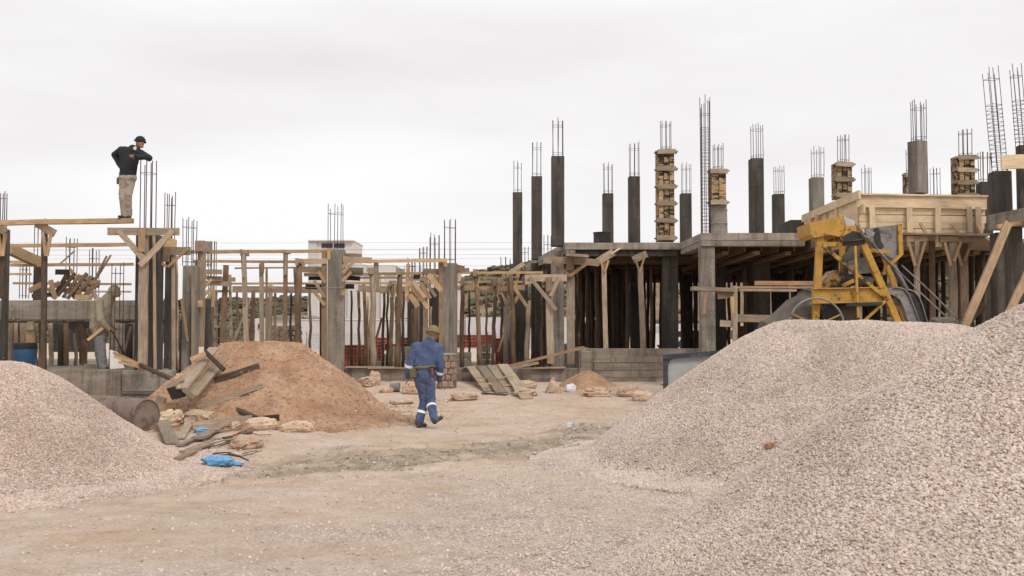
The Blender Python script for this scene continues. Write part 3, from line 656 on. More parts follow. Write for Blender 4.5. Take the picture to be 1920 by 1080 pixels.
# upper columns
UP = [(970.5, 360, 18, 34, 300), (1006.5, 330, 20, 30, 262), (1046.5, 292, 24, 25.3, 219), (1141, 362, 19.5, 32, 302), (1190.5, 330, 21, 29, 264), (1288, 362, 20, 32, 304),
      (1422, 296, 24, 25, 227), (1463, 363, 20, 30, 307), (1536, 332, 23, 27, 272)]
for px, yt, wp, Y, rt in UP:
    zb = SLZ - .02; c0 = P(px, yt, Y); yb = 540
    ybp = 620 - (zb - CAMH) / Y * F * 1.0
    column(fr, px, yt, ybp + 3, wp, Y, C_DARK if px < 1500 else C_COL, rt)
column(fr, 1727, 263, 362, 26, 21.6, C_COL, 185, 8, R(24)); column(fr, 1852, 340, 440, 22, 23, C_DARK, 281, 8)
for px, rt, yb, Y in ((1628, 308, 372, 29), (1757, 312, 372, 29)): rebars(fr, px, rt, yb, 13, Y, 6)
pbox('upstand', 1482, 412, 1509, 437, 25.4, 1.2, C_DARK, fr)
# lower columns down to the plinth
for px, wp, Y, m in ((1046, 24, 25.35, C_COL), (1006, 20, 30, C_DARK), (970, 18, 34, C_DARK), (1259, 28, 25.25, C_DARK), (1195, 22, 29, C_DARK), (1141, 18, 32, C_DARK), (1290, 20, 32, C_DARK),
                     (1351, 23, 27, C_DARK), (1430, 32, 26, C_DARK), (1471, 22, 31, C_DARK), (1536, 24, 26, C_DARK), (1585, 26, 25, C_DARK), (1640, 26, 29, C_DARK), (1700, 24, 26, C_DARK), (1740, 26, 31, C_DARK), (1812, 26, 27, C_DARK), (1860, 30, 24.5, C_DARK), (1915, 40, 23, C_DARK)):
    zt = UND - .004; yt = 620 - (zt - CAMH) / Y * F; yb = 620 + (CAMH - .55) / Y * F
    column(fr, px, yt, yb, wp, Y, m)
column(fr, 1329, 460, 675, 27, 22.56, C_COL)
# plinth wall
pl = pbox('foundation_wall', 1090, 653.5, 1326, 730, 24.5, .3, C_BASE, fr, .015)
for i, (y0, y1) in enumerate(((669, 680), (681, 694), (695, 707), (708, 721))): pbox('board_mark', 1112, y0, 1325, y1, 24.485 - .004 * (i % 2), .03, C_BASE, pl, .006, .004)
pbox('foundation_pier', 1085, 658, 1111, 735, 24.35, .5, C_BASE, fr, .015)
bevbox('foundation_wall', P(1094, 600, 24.9).x, 29, .85, .28, 8, .8, C_BASE, fr)
for i in range(3): tube('rebar', [P(1079 + i * 5, 690, 24.3), P(1078 + i * 5.4, 648 + 3 * i, 24.3)], .008, CAGE, fr, 5)
# floor inside
slabpoly('ground_slab', [(1100, 24.8), (1330, 24.8), (1330, 23), (2100, 23), (2100, 38), (985, 38)], .5, .62, C_BASE, fr)
# soffit formwork: joists and boards under the slab
sf = root('soffit_formwork', 'dark timber shuttering hanging under the raised floor slab', 'formwork', (5, 30, UND))
for i in range(16):
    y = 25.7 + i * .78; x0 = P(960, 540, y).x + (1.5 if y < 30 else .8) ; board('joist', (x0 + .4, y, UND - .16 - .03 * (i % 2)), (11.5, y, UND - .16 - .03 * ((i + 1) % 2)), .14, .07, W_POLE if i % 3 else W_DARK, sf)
for i in range(26):
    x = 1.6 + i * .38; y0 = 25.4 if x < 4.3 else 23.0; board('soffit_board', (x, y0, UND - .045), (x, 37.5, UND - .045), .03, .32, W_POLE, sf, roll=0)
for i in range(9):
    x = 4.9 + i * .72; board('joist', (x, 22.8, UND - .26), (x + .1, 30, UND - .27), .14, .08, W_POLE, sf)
for i in range(9):
    x0 = 1340 + i * 34; pb('hanging_board', x0, 505 + random.uniform(-8, 6), x0 + 26, 507 + random.uniform(-8, 6), 30 + (i % 3), 14, .03, W_MID, sf)
# formed columns, cages, drums on the slab
formed(1250, 280, 452, 31, 25.3, 222, 'tall plank-clad column with five cross cleats on the slab edge', 6)
formed(1348, 316, 385, 28, 23.6, 268, 'short plank-clad column form standing on a round grey sleeve', 2, 2)
cs = P(1351, 437, 23.6); lathe_o = lathe('concrete_sleeve', [(0, .215), (.02, .222), (.33, .214), (.34, .225), (.36, .225), (.37, .213), (.66, .21), (.67, .222), (.69, .222), (.70, .208), (.80, .206)], C_GREY, T((cs.x, 23.85, SLZ - .003)) @ Matrix.Rotation(-math.pi / 2, 4, 'Y')); tag(lathe_o, 'round grey ringed sleeve on the slab beneath a plank-clad form', 'concrete sleeve')
formed(1584, 304, 372, 29, 24.2, 249, 'plank-clad column top behind the far end of the pine parapet form', 3)
formed(1707, 323, 372, 15, 26, 277, 'narrow plank-clad column half hidden behind a bare column', 2, 2)
formed(1814, 291, 372, 31, 22, 238, 'plank-clad column with splayed cleats near the right edge', 4)
def cage(px, yt, yb, wpx, Y, label, dense, lean=0, n=8, r=.0085):
    r_ = root('rebar_cage', label, 'rebar cage', P(px, yb, Y)); rebars(r_, px, yt, yb, wpx, Y, n, CAGE, r, 1, .012, None, dense, lean); return r_
cage(1325, 177, 438, 15, 22.9, 'lone tall rebar cage standing free on the slab corner', (0, .76, 30), 0)
cage(1880, 118, 322, 20, 19, 'leaning rebar cage on the thick column at the right edge', (.02, .62, 15), -.07, 6, .0065)
cage(1921, 118, 292, 15, 18.6, 'rebar cage cut by the right border of the photo', (.02, .6, 13), -.06, 6, .0065)
dr = P(1131, 453, 27); tag(lathe('steel_drum', [(0, .24), (.01, .25), (.2, .245), (.21, .255), (.22, .245), (.44, .25), (.45, .262), (.47, .262), (.47, .22)], BLACKP, T((dr.x, 27.2, SLZ + .004)) @ Matrix.Rotation(-math.pi / 2, 4, 'Y')), 'black drum standing on the raised slab', 'drum')
# right-edge frame bits
f2 = root('concrete_beam', 'grey concrete beam end on a dark column at the right edge', 'concrete beam', P(1885, 620, 18.5))
A = P(1869, 418, 19.3); B = P(2010, 392, 16.5); board('beam', A, B, .36, .3, C_SLAB, f2, seg=1, jit=0)
column(f2, 1886, 436, 640, 28, 19.2, C_DARK); column(f2, 1884, 320, 402, 31, 19, C_DARK); column(f2, 1921, 272, 396, 15, 18.6, C_DARK); column(f2, 1910, 425, 640, 24, 18.3, C_DARK)
plank(1877, 304, 1990, 304, 18.3, 27, 'fresh pine board fixed high on the column at the right edge', W_FORM, .05)
plank(1870, 425, 1950, 412, 17.9, 8, 'pine ledger under the beam at the right edge', W_NEW, .06)

# pine parapet form
pf = root('parapet_formwork', 'fresh pine formwork box of a parapet above the yellow mixer', 'formwork', P(1720, 440, 20))
rows = [(389.5, 402.5), (403.3, 416.5), (417.3, 428.5), (429.3, 437)]
for y0, y1 in rows: pb('plank', 1611, (y0 + y1) / 2 - 1, 1846 + random.uniform(-4, 4), (y0 + y1) / 2 + 1.5, 20, y1 - y0, .03, W_FORM, pf)
pb('top_board', 1606, 376, 1849, 380.5, 19.94, 23, .05, W_FORM, pf); pb('top_board', 1612, 365.5, 1848, 369, 19.98, 3, .25, W_FORM, pf)
for x0, yb in ((1634.5, 430), (1705, 462), (1758.5, 463), (1817, 436), (1833, 436)): pb('batten', x0, 388, x0 + 1, yb, 19.93, 10.5, .05, W_FORM if x0 < 1810 else W_OLD, pf)
pb('ledge', 1690, 439, 1852, 441, 19.9, 4, .3, W_OLD, pf)
for x0, y0, x1, y1 in ((1725, 418, 1737, 438), (1786, 419, 1797, 437), (1833, 422, 1840, 437)): pb('kicker', x0, y0, x1, y1, 19.85, 5, .04, W_NEW, pf)
for x0, x1, y in ((1700, 1738, 446), (1762, 1797, 446)): pb('bearer', x0, y + 3, x1, y, 19.85, 11, .06, W_MID, pf)
for yy, wv in ((376, 16), (392, 15), (407, 15), (421, 14), (435, 13), (449, 12)):  # receding side
    k = (yy - 620); pb('plank', 1511, 620 + k * 20 / 24.2 + (3 if yy < 380 else 0), 1609, yy, 24.2, wv * .85, .03, W_FORM, pf, Y1=20.03, roll=math.pi / 2)
pb('top_board', 1505, 410, 1612, 365, 24.3, 13, .05, W_FORM, pf, Y1=19.8, roll=math.pi / 2); pb('top_board', 1520, 428, 1621, 389, 23.8, 13, .04, W_FORM, pf, Y1=19.75, roll=math.pi / 2)
for x0, y0, y1, Y in ((1513, 412, 474, 23.9), (1519, 410, 470, 23.6), (1552, 396, 425, 22.3), (1570, 388, 420, 21.5), (1532, 402, 450, 22.9)): pb('batten', x0, y0, x0 + 2, y1, Y - .1, 8, .05, W_FORM if x0 != 1552 else W_OLD, pf)
slabpoly('infill', [(1616, 20.1), (1842, 20.1), (1842, 23.6), (1530, 23.6)], P(1700, 441, 20).z, P(1700, 385, 20).z, C_DARK, pf)
slabpoly('deck', [(1605, 19.95), (1850, 19.95), (1900, 24.2), (1500, 24.2)], P(1700, 446, 20).z - .02, P(1700, 441.5, 20).z, W_OLD, pf)
# props below the parapet form
for px, w_, Y, hd, m_, lb_ in ((1718, 8, 19.8, 1, W_OLD, 'squared grey prop with a V of braces under the pine parapet form'), (1785, 14, 19.9, 1, W_OLD, 'broad squared prop below the right bearer of the pine parapet form'),
                 (1805, 15, 21, 1, W_POLE, 'dark post with two short braces under the right end of the pine parapet form'), (1747, 8, 20.6, 0, W_POLE, 'brown post between the two squared props under the pine parapet form'), (1676, 10, 21, 0, W_OLD, 'post behind the mixer hopper plate')):
    prop(px, 452, 640, Y, w_, lb_, m_, px + 3, br=[(px + 3, 500 if w_ < 10 else 490, px + 17, 453), (px - 2, 498, px - 14, 455)] if hd else None, bw_=5, bmat=W_MID)
DP = ((1660, 24, 8), (1690, 25, 7), (1732, 24, 7), (1768, 25.5, 8), (1795, 24.5, 6), (1835, 24, 8), (1845, 23, 7), (1610, 25.5, 8), (1560, 27, 7), (1592, 26.5, 7), (1625, 27, 7), (1712, 27.5, 8), (1755, 28, 8), (1822, 26, 8), (1875, 25, 8))
for px, Y, w_ in DP:
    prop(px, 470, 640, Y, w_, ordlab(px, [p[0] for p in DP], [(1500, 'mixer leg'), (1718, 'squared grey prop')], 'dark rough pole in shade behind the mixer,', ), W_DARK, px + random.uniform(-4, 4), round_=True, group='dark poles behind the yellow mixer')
plank(1890, 418, 1807, 618, 16.8, 14, 'long plank leaning up to the beam end at the right edge', W_MID, .05, Y1=15.6)
plank(1932, 500, 1886, 600, 15.0, 13, 'shorter plank leaning at the right border above the gravel', W_MID, .05, Y1=14.3)
plank(1845, 570, 1800, 610, 19, 18, 'dark board lying slanted in the shade behind the leaning plank', W_DARK, .04)

# interior pole forest under the slab
IP = ((1083, 5, 27, 1), (1091, 7, 29, 2), (1101, 9, 28, 3), (1107, 6, 31, 4), (1119, 9, 27.5, 2), (1129, 8, 30, -2), (1149, 8, 28, 3), (1158, 11, 29, 4), (1165, 6, 31, 3), (1176, 8, 26.8, 0), (1184, 6, 33, 2),
        (1215, 6, 30, -1), (1221, 6, 27.5, 0), (1240, 8, 29, 1), (1276, 6, 29, 8), (1307, 5, 33, -3), (1366, 6, 30, 2), (1395, 8, 26, 6), (1406, 7, 27, -2), (1448, 7, 29, 3), (1485, 6, 28, 2), (1496, 7, 31, -2), (1508, 6, 29, 1), (1123, 6, 33, 2), (1140, 6, 34, 1), (1377, 6, 33, 1), (1415, 5, 33, 1), (1460, 6, 34, 2), (1087, 6, 33, 1), (1096, 5, 34, -1), (1112, 7, 32, 1), (1133, 6, 30.5, 1), (1153, 7, 33, -2), (1171, 6, 32.5, 1), (1208, 5, 34, 2), (1227, 5, 33, -2), (1248, 6, 34, 1), (1283, 6, 34, 2), (1302, 5, 31, 2), (1358, 6, 33, 1), (1385, 6, 31, -1), (1426, 6, 30, 2), (1439, 6, 32, 1), (1453, 7, 30.5, -1), (1475, 6, 30, 1), (1491, 6, 33.5, 2), (1502, 7, 32, -1), (1468, 6, 35, 1))
LMK = [(1070, 'the pale T-headed prop'), (1136, 'the tilted-head prop'), (1205, 'the yellow-braced prop'), (1258, 'the broad grey column'), (1329, 'the front corner column'), (1378, 'the bench leg')]
for i, (px, w_, Y, dx) in enumerate(IP):
    zt = UND - .22; yt = 620 - (zt - CAMH) / Y * F; yb = 620 + (CAMH - .6) / Y * F
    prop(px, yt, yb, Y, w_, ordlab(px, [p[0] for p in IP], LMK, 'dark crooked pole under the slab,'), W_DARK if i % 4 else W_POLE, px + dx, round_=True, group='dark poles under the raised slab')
# props in front of the slab
prop(1132, 488, 657, 24.85, 9, 'pale squared prop carrying a tilted head board at the slab edge', W_OLD, 1136, head=(1115, 494, 1150, 472), hw=14, br=[(1131, 505, 1127, 490), (1134, 510, 1141, 488)], bw_=4)
plank(1146, 476, 1163, 465, 24.7, 3, 'thin stick lying on the tilted head board at the slab edge', W_FORM, .02)
prop(1200, 500, 657, 24.8, 10, 'pale prop with a V of yellow braces under the slab middle', W_OLD, 1206, head=(1187, 488, 1213, 476), hw=13, br=[(1191, 485, 1200, 512), (1209, 480, 1199, 512)], bw_=3.4, bmat=W_MID)
prop(1069, 493, 683, 24.6, 15, 'pale T-headed prop with two orange braces under the slab corner', W_OLD, 1071, head=(1019, 487, 1123, 492), hw=13, br=[(1038, 487, 1068, 518), (1103, 492, 1068, 518)], bw_=6.5, bmat=W_MID, blk=(1068, 483, 1068, 506))
pl_ = pb('plank', 1061, 478, 1103, 481, 24.3, 5, .3, W_OLD); tag(pl_, 'short weathered board lying on the T-headed prop below the slab corner', 'plank')
prop(1029, 520, 682, 24.5, 13, 'grey T-headed prop with one long grey diagonal brace', W_OLD, 1033, head=(984, 521, 1063, 521), hw=13, br=[(993, 519, 1043, 581), (1048, 520, 1032, 555)], bmat=W_OLD, bw_=7, blk=(1029, 520, 1029, 546))
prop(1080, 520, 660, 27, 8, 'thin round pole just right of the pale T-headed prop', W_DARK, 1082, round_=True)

# scaffold bench left of mixer
sb = root('work_bench', 'rough plank scaffold bench between the concrete column and the mixer', 'scaffold', P(1400, 640, 20.5))
pb('deck_plank', 1297, 541, 1376, 544, 20.3, 7, .35, W_OLD, sb); pb('deck_plank', 1380, 539, 1530, 539, 20.6, 4, .3, W_MID, sb); pb('deck_plank', 1384, 544, 1490, 545, 20.3, 4, .3, W_OLD, sb)
pb('back_board', 1415, 531, 1545, 531, 20.95, 8, .03, W_MID, sb); pb('leg', 1378, 536, 1378, 650, 20.25, 8, .08, W_OLD, sb); pb('leg', 1322, 550, 1320, 588, 20.2, 6, .05, W_MID, sb)
pb('leg', 1373, 556, 1374, 588, 20.15, 6, .05, W_NEW, sb); pb('rail', 1350, 606, 1374, 607, 20.3, 12, .04, W_OLD, sb); pb('rail', 1382, 596, 1445, 598, 20.4, 14, .04, W_OLD, sb); pb('bracket', 1345, 554, 1374, 550, 20.22, 14, .04, W_MID, sb)
# ------------------------------------------------------------------ middle frame
mf = root('concrete_building', 'low concrete foundation with free-standing grey columns behind the walking man', 'building frame', P(840, 715, 24.4))
pbox('foundation_wall', 645, 690, 1092, 735, 24.4, .35, C_BASE, mf, .02); pbox('footing', 640, 716, 1090, 740, 24.25, .5, C_BASE, mf, .03)
slabpoly('ground_slab', [(560, 24.7), (1085, 24.7), (1000, 34), (560, 34)], .35, .62, C_BASE, mf)
column(mf, 627, 467, 700, 31, 24.2, C_COL, 381, 6, R(6)); column(mf, 843, 493, 705, 26, 24.1, C_COL, 407, 6)
for px, yt, w_, Y, rt in ((771, 560, 16, 31, 482), (784, 545, 12, 34, None), (793, 520, 14, 30, 461), (814, 540, 20, 27, 434), (948, 560, 9, 28, 481), (957, 545, 8, 30, None), (978, 545, 20, 28, None), (984, 520, 12, 33, 460), (1013, 540, 18, 28, None), (1027, 528, 12, 31, 438)):
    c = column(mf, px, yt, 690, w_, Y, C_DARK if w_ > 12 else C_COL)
    if rt: rebars(c, px, rt, yt - 0, 17 if Y < 30 else 13, Y + .02, 6, r=.011)
# plank clusters round the two columns: a form each
ca = root('beam_formwork', 'crossed boards and braces nailed round the tall grey column in the middle', 'formwork', P(627, 520, 24))
for x0, y0, x1, y1, w_, m_, Y in ((571, 491, 613, 490, 10, W_OLD, 23.9), (567, 506, 612, 507, 10, W_OLD, 24.3), (570, 515, 612, 516, 6, W_OLD, 24.35), (579, 521, 611, 522, 8, W_BLACK, 24.5), (573, 537, 606, 538, 9, W_BLACK, 25),
        (643, 479, 678, 480, 8, W_MID, 24.4), (643, 486, 697, 489, 11, W_OLD, 24.2), (650, 506, 681, 507, 10, W_OLD, 24.5), (646, 514, 681, 514, 6, W_OLD, 24.55), (648, 521, 675, 522, 8, W_BLACK, 24.6), (646, 537, 664, 537, 9, W_BLACK, 25), (640, 549, 648, 549, 9, W_NEW, 24.1)):
    pb('board', x0, y0, x1, y1, Y, w_, .05, m_, ca)
for x0, y0, x1, y1, m_ in ((597, 509, 610, 530, W_MID), (589, 526, 609, 558, W_OLD), (587, 545, 609, 572, W_MID), (668, 485, 643, 512, W_OLD), (656, 484, 642, 502, W_MID), (658, 510, 642, 527, W_MID)): pb('brace', x0, y0, x1, y1, 23.85, 6, .04, m_, ca)
pb('upright', 608, 470, 608, 688, 23.95, 9, .08, W_MID, ca); pb('upright', 602, 560, 602, 688, 24.1, 5, .05, W_DARK, ca); pb('upright', 616, 470, 616, 487, 23.9, 6, .06, W_NEW, ca)
tube('tie_wire', [P(572, 539, 23.7), P(612, 540, 23.65), P(640, 540, 23.7), P(648, 535, 23.75), P(645, 528, 23.8)], .012, WIRE, ca)
cb = root('beam_formwork', 'jumble of orange braces and boards behind the walking man\'s head', 'formwork', P(800, 560, 24.6))
for x0, y0, x1, y1, w_, m_, Y in ((792, 509, 826, 510, 11, W_OLD, 24.3), (775, 519, 787, 519, 8, W_BLACK, 24.2), (764, 524, 832, 524, 5, W_OLD, 25.2), (766, 552, 800, 556, 12, W_MID, 25.5), (856, 500, 871, 503, 8, W_MID, 24.2), (856, 508, 880, 506, 7, W_MID, 24.5), (856, 516, 862, 518, 12, W_NEW, 24.3)):
    pb('board', x0, y0, x1, y1, Y, w_, .05, m_, cb)
for x0, y0, x1, y1, w_, m_ in ((769, 533, 803, 577, 8, W_NEW), (803, 515, 828, 545, 9, W_NEW), (794, 522, 817, 556, 6, W_OLD), (774, 527, 797, 558, 7, W_OLD), (790, 530, 806, 560, 9, W_MID), (768, 552, 784, 575, 10, W_NEW), (862, 512, 855, 528, 6, W_NEW), (812, 512, 826, 530, 6, W_NEW)): pb('brace', x0, y0, x1, y1, 24.1 + .15 * random.random(), w_, .04, m_, cb)
pb('upright', 827, 490, 827, 700, 24.15, 8, .08, W_MID, cb); pb('upright', 765, 495, 763, 566, 24.3, 7, .06, W_NEW, cb); pb('upright', 781, 570, 781, 690, 25.4, 8, .07, W_POLE, cb); pb('upright', 798, 565, 797, 690, 25, 9, .07, W_OLD, cb)
pb('upright', 835, 488, 835, 500, 24.0, 7, .05, W_NEW, cb)
cc = root('beam_formwork', 'orange braces and tilted boards where the rails meet the slab edge', 'formwork', P(970, 550, 26))
for x0, y0, x1, y1, w_, m_, Y in ((955, 512, 983, 494, 8, W_OLD, 26), (950, 538, 984, 539, 9, W_NEW, 26.2), (938, 548, 975, 549, 6, W_MID, 26.4), (984, 531, 1000, 528, 6, W_NEW, 25.4)): pb('board', x0, y0, x1, y1, Y, w_, .05, m_, cc)
for x0, y0, x1, y1, m_ in ((963, 537, 992, 580, W_NEW), (972, 513, 964, 545, W_NEW), (938, 550, 952, 570, W_NEW), (972, 555, 955, 578, W_MID), (952, 520, 955, 545, W_MID), (937, 552, 944, 575, W_DARK)): pb('brace', x0, y0, x1, y1, 25.6 + .2 * random.random(), 6.5, .04, m_, cc)
# rails
rail(675, 490, 838, 488, 24.0, 6, 'upper fresh rail ending at the grey column behind the walking man')
rail(690, 513.5, 836, 511.5, 25.2, 4.5, 'second fresh rail from the top left of the column behind the walking man')
rail(645, 531, 832, 531, 26.6, 4, 'thin rail third from the top left of the column behind the walking man')
rail(672, 541, 768, 544, 26.9, 12, 'grey beam board lowest across the props right of the middle column', W_OLD, .05)
rail(862, 511.5, 1018, 511, 25, 4.5, 'upper fresh rail between the column and the slab edge')
rail(858, 529, 980, 528.5, 26.2, 4, 'lower thin rail between the column and the slab edge')
rail(855, 540, 965, 541, 27, 9, 'dull beam board lowest between the column and the slab edge', W_MID, .05)
rail(350, 473, 622, 470.5, 24.0, 6, 'topmost fresh rail spanning from the left posts to the middle column')
rail(362, 490, 608, 491, 25.2, 5, 'second fresh rail below the topmost one left of the middle column')
rail(432, 531.5, 612, 531.5, 26.4, 4, 'third thin rail left of the middle column')
rail(436, 543, 612, 543, 26.8, 12, 'weathered beam board below the rails left of the middle column', W_OLD, .05)
# props
MIDP = [  # px, yt, pxb, yb, Y, w, mat, end, round, label
 (672, 546, 674, 690, 27.2, 5, W_DARK, (8, 0, 0), 1, 'thin dark pole nearest right of the middle column'),
 (682, 533, 686, 690, 26.4, 6, W_POLE, None, 1, 'slender brown pole second right of the middle column'),
 (698, 513, 700, 692, 25.2, 11, W_OLD, (12, 7, .9), 1, 'thick pale trunk-like pole third right of the middle column'),
 (720, 550, 718, 690, 27.6, 5, W_DARK, (9, 8, .7), 1, 'thin dark pole with a block on top left of the concrete blocks'),
 (735, 534, 732, 688, 26.6, 7, W_POLE, (10, 4, .8), 1, 'brown pole in front of the grey block stack'),
 (750, 513, 744, 690, 25.2, 10, W_POLE, (12, 6, .9), 1, 'leaning brown pole left of the jumbled braces'),
 (705, 492, 707, 541, 24.1, 8, W_OLD, None, 0, 'short grey hanger board nailed under the upper rail'),
 (867, 533, 866, 695, 26.2, 8, W_POLE, (14, 4, .8), 1, 'pole just right of the column behind the walking man'),
 (892, 515, 899, 692, 25.1, 8, W_POLE, (14, 6, .9), 1, 'bent light brown pole with a V head amid the block stacks'),
 (929, 532, 924, 692, 26.2, 7, W_POLE, (16, 5, .9), 1, 'brown pole leaning left before the red bricks'),
 (958, 515, 964, 690, 25.6, 8, W_POLE, None, 1, 'light brown pole at the slab edge beside the orange braces'),
 (991, 572, 988, 688, 26, 9, W_OLD, None, 1, 'peeled pole below the end of the long orange brace'),
 (457, 476, 463, 690, 24.1, 8, W_OLD, (12, 2, .6), 0, 'squared pole nearest right of the ladder'),
 (475, 546, 470, 690, 26.8, 8, W_POLE, None, 1, 'short brown pole right of the ladder under the beam board'),
 (490, 494, 491, 690, 25.2, 7, W_OLD, None, 0, 'pale post with a short block under the second rail'),
 (536, 474, 533, 690, 24.1, 7, W_POLE, (8, 2, .6), 0, 'brown post hanging from the topmost rail in the wide bay'),
 (507, 534, 504, 690, 26.6, 8, W_OLD, None, 1, 'grey pole behind the dry twigs'),
 (516, 548, 516, 690, 27, 5, W_MID, None, 1, 'thin pole close beside the grey pole in the wide bay'),
 (561, 494, 556, 690, 25.3, 11, W_POLE, (13, 4, .8), 1, 'stout leaning brown pole left of the white tower'),
 (553, 500, 566, 690, 26.0, 6, W_POLE, None, 1, 'thinner pole crossing the stout leaning pole'),
 (424, 497, 418, 640, 24.6, 9, W_POLE, None, 0, 'brown post standing in front of the ladder'),
]
for px, yt, pxb, yb, Y, w_, m_, e, rd, lb_ in MIDP:
    r = prop(px, yt, yb, Y, w_, lb_, m_, pxb, end=e if e and e[1] else None, round_=bool(rd), hmat=W_OLD)
    if lb_.startswith(('bent', 'brown pole lean', 'brown pole in')):
        pb('brace', px - 8, yt, px - 2, yt + 24, Y - .05, 3, .03, W_NEW, r); pb('brace', px + 9, yt, px + 3, yt + 24, Y - .05, 3, .03, W_NEW, r)
    if lb_.startswith('pale post'): pb('cleat', 492, 492, 492, 512, Y - .1, 6, .05, W_MID, r)
    if lb_.startswith('squared pole n'): pb('cleat', 457, 474, 457, 520, Y - .1, 5, .05, W_OLD, r); pb('cleat', 456, 530, 459, 570, Y - .1, 5, .05, W_OLD, r)
    if lb_.startswith('brown post hang'): pb('cleat', 537, 472, 535, 516, Y - .08, 6, .05, W_OLD, r)
    if lb_.startswith(('slender', 'thin dark pole nearest')): pb('cleat', px, yt - 2, px + 1, yt + 32, Y - .08, 5, .05, W_MID, r)
# ladder
ld = root('ladder', 'pale wooden ladder standing upright left of the wide bay', 'ladder', P(418, 650, 24.9))
pb('stile', 405, 547, 403, 655, 24.9, 4.5, .06, W_OLD, ld); pb('stile', 431, 515, 434, 655, 24.9, 4.5, .06, W_OLD, ld)
for y in (546, 568, 590, 612, 634): pb('rung', 403, y, 434, y, 24.84, 4.5, .04, W_OLD, ld)
# wooden clusters near the left edge of the wide bay
cd = root('beam_formwork', 'stacked boards and braces left of the ladder', 'formwork', P(395, 520, 24.6))
for x0, y0, x1, y1, w_, m_, Y in ((387, 510, 416, 510, 9, W_OLD, 24.2), (388, 521, 416, 522, 7, W_OLD, 24.3), (385, 531, 428, 532, 9, W_OLD, 24.4), (398, 524, 441, 524, 8, W_OLD, 25.2), (412, 562, 434, 562, 9, W_MID, 25)): pb('board', x0, y0, x1, y1, Y, w_, .05, m_, cd)
for x0, y0, x1, y1 in ((388, 515, 377, 533), (397, 524, 381, 540), (396, 540, 380, 556), (402, 545, 388, 562), (368, 492, 369, 530), (401, 548, 399, 575)): pb('brace', x0, y0, x1, y1, 24.05, 6, .04, W_NEW, cd)
tag(pbox('plank', 331, 563, 365, 576, 23.4, .05, W_BLACK, None, .004), 'black tarred board sticking out between two dark columns', 'plank'); tag(pbox('plank', 365.3, 563, 379, 575.5, 23.38, .05, W_NEW, None, .004), 'short yellow board butting the black tarred board', 'plank')
# brick and block stacks
def brickmesh(lx, ly, lz, mat):
    V = []; Fc = []; n = 2; m_ = 2; d = .035
    def q(a): k = len(V); V.extend(a); Fc.append((k, k + 1, k + 2, k + 3))
    hx, hy, hz = lx / 2, ly / 2, lz / 2; gx = [-hx + lx * i / n for i in range(n + 1)]; gzv = [-hz + lz * i / m_ for i in range(m_ + 1)]; e = .016
    for i in range(n):
        for j in range(m_):
            x0, x1, z0, z1 = gx[i], gx[i + 1], gzv[j], gzv[j + 1]; o = [(x0, -hy, z0), (x1, -hy, z0), (x1, -hy, z1), (x0, -hy, z1)]; c = [(x0 + e, -hy, z0 + e), (x1 - e, -hy, z0 + e), (x1 - e, -hy, z1 - e), (x0 + e, -hy, z1 - e)]; b = [(x, -hy + d, z) for x, _, z in c]
            for k in range(4): q([o[k], o[(k + 1) % 4], c[(k + 1) % 4], c[k]]); q([c[k], c[(k + 1) % 4], b[(k + 1) % 4], b[k]])
            q(b)
    q([(-hx, hy, -hz), (-hx, hy, hz), (hx, hy, hz), (hx, hy, -hz)]); q([(-hx, -hy, hz), (hx, -hy, hz), (hx, hy, hz), (-hx, hy, hz)]); q([(-hx, -hy, -hz), (-hx, hy, -hz), (hx, hy, -hz), (hx, -hy, -hz)])
    q([(-hx, -hy, -hz), (-hx, -hy, hz), (-hx, hy, hz), (-hx, hy, -hz)]); q([(hx, -hy, -hz), (hx, hy, -hz), (hx, hy, hz), (hx, -hy, hz)]); return mesh('brick', V, Fc, mat)
BM = brickmesh(.195, .3, .195, BRICK); 
def cubemesh(lx, ly, lz, mat, nm):
    bm = bmesh.new(); bmesh.ops.create_cube(bm, size=1)
    for v in bm.verts: v.co = Vector((v.co.x * lx, v.co.y * ly, v.co.z * lz))
    bmesh.ops.bevel(bm, geom=bm.edges[:], offset=.012, segments=1, affect='EDGES'); me = bpy.data.meshes.new(nm); bm.to_mesh(me); bm.free(); me.materials.append(mat); return me
KM = cubemesh(.385, .2, .19, C_GREY, 'block')
def stack(x0, yt, x1, yb, Y, label, kind='brick', ragged=0):
    a = P(x0, yb, Y); b = P(x1, yt, Y); sx, sz = (.2, .2) if kind == 'brick' else (.395, .2)
    r = root(kind + '_stack', label, kind + ' stack', ((a.x + b.x) / 2, Y, a.z)); nx = max(1, round((b.x - a.x) / sx)); nzz = max(1, round((b.z - a.z) / sz)); me = BM if kind == 'brick' else KM
    for j in range(nzz):
        for i in range(nx):
            if ragged and j >= nzz - ragged and random.random() < .45: continue
            off = (sx / 2 if kind == 'block' and j % 2 else 0)
            obj(kind, me, T((a.x + sx * (i + .5) + off * (1 if i < nx - 1 else -.0) + random.uniform(-.004, .004), Y + .15 + random.uniform(-.02, .02), a.z + sz * (j + .5) )) @ Matrix.Rotation(random.uniform(-.04, .04), 4, 'Z'), r)
    if kind == 'brick':
        for k in range(1, 3):
            for i in range(nx): obj('brick', me, T((a.x + sx * (i + .5), Y + .15 + .31 * k, a.z + sz * (nzz - .5 - (1 if ragged else 0)))), r)
    return r
stack(643, 650, 689, 688, 27.5, 'red hollow brick stack just right of the middle column')
stack(688, 630, 709, 686, 28.4, 'taller red brick stack behind the thick pale pole', 'brick', 1)
stack(706, 634, 768, 645, 31, 'long low row of red bricks behind the grey blocks', 'brick', 1)
stack(700, 653, 772, 690, 28, 'grey concrete block stack left of the dark columns', 'block', 1)
stack(855, 628, 930, 652, 31, 'wide red brick stack behind the grey blocks right of the column')
stack(928, 629, 950, 686, 29, 'narrow dark red brick stack at the slab edge')
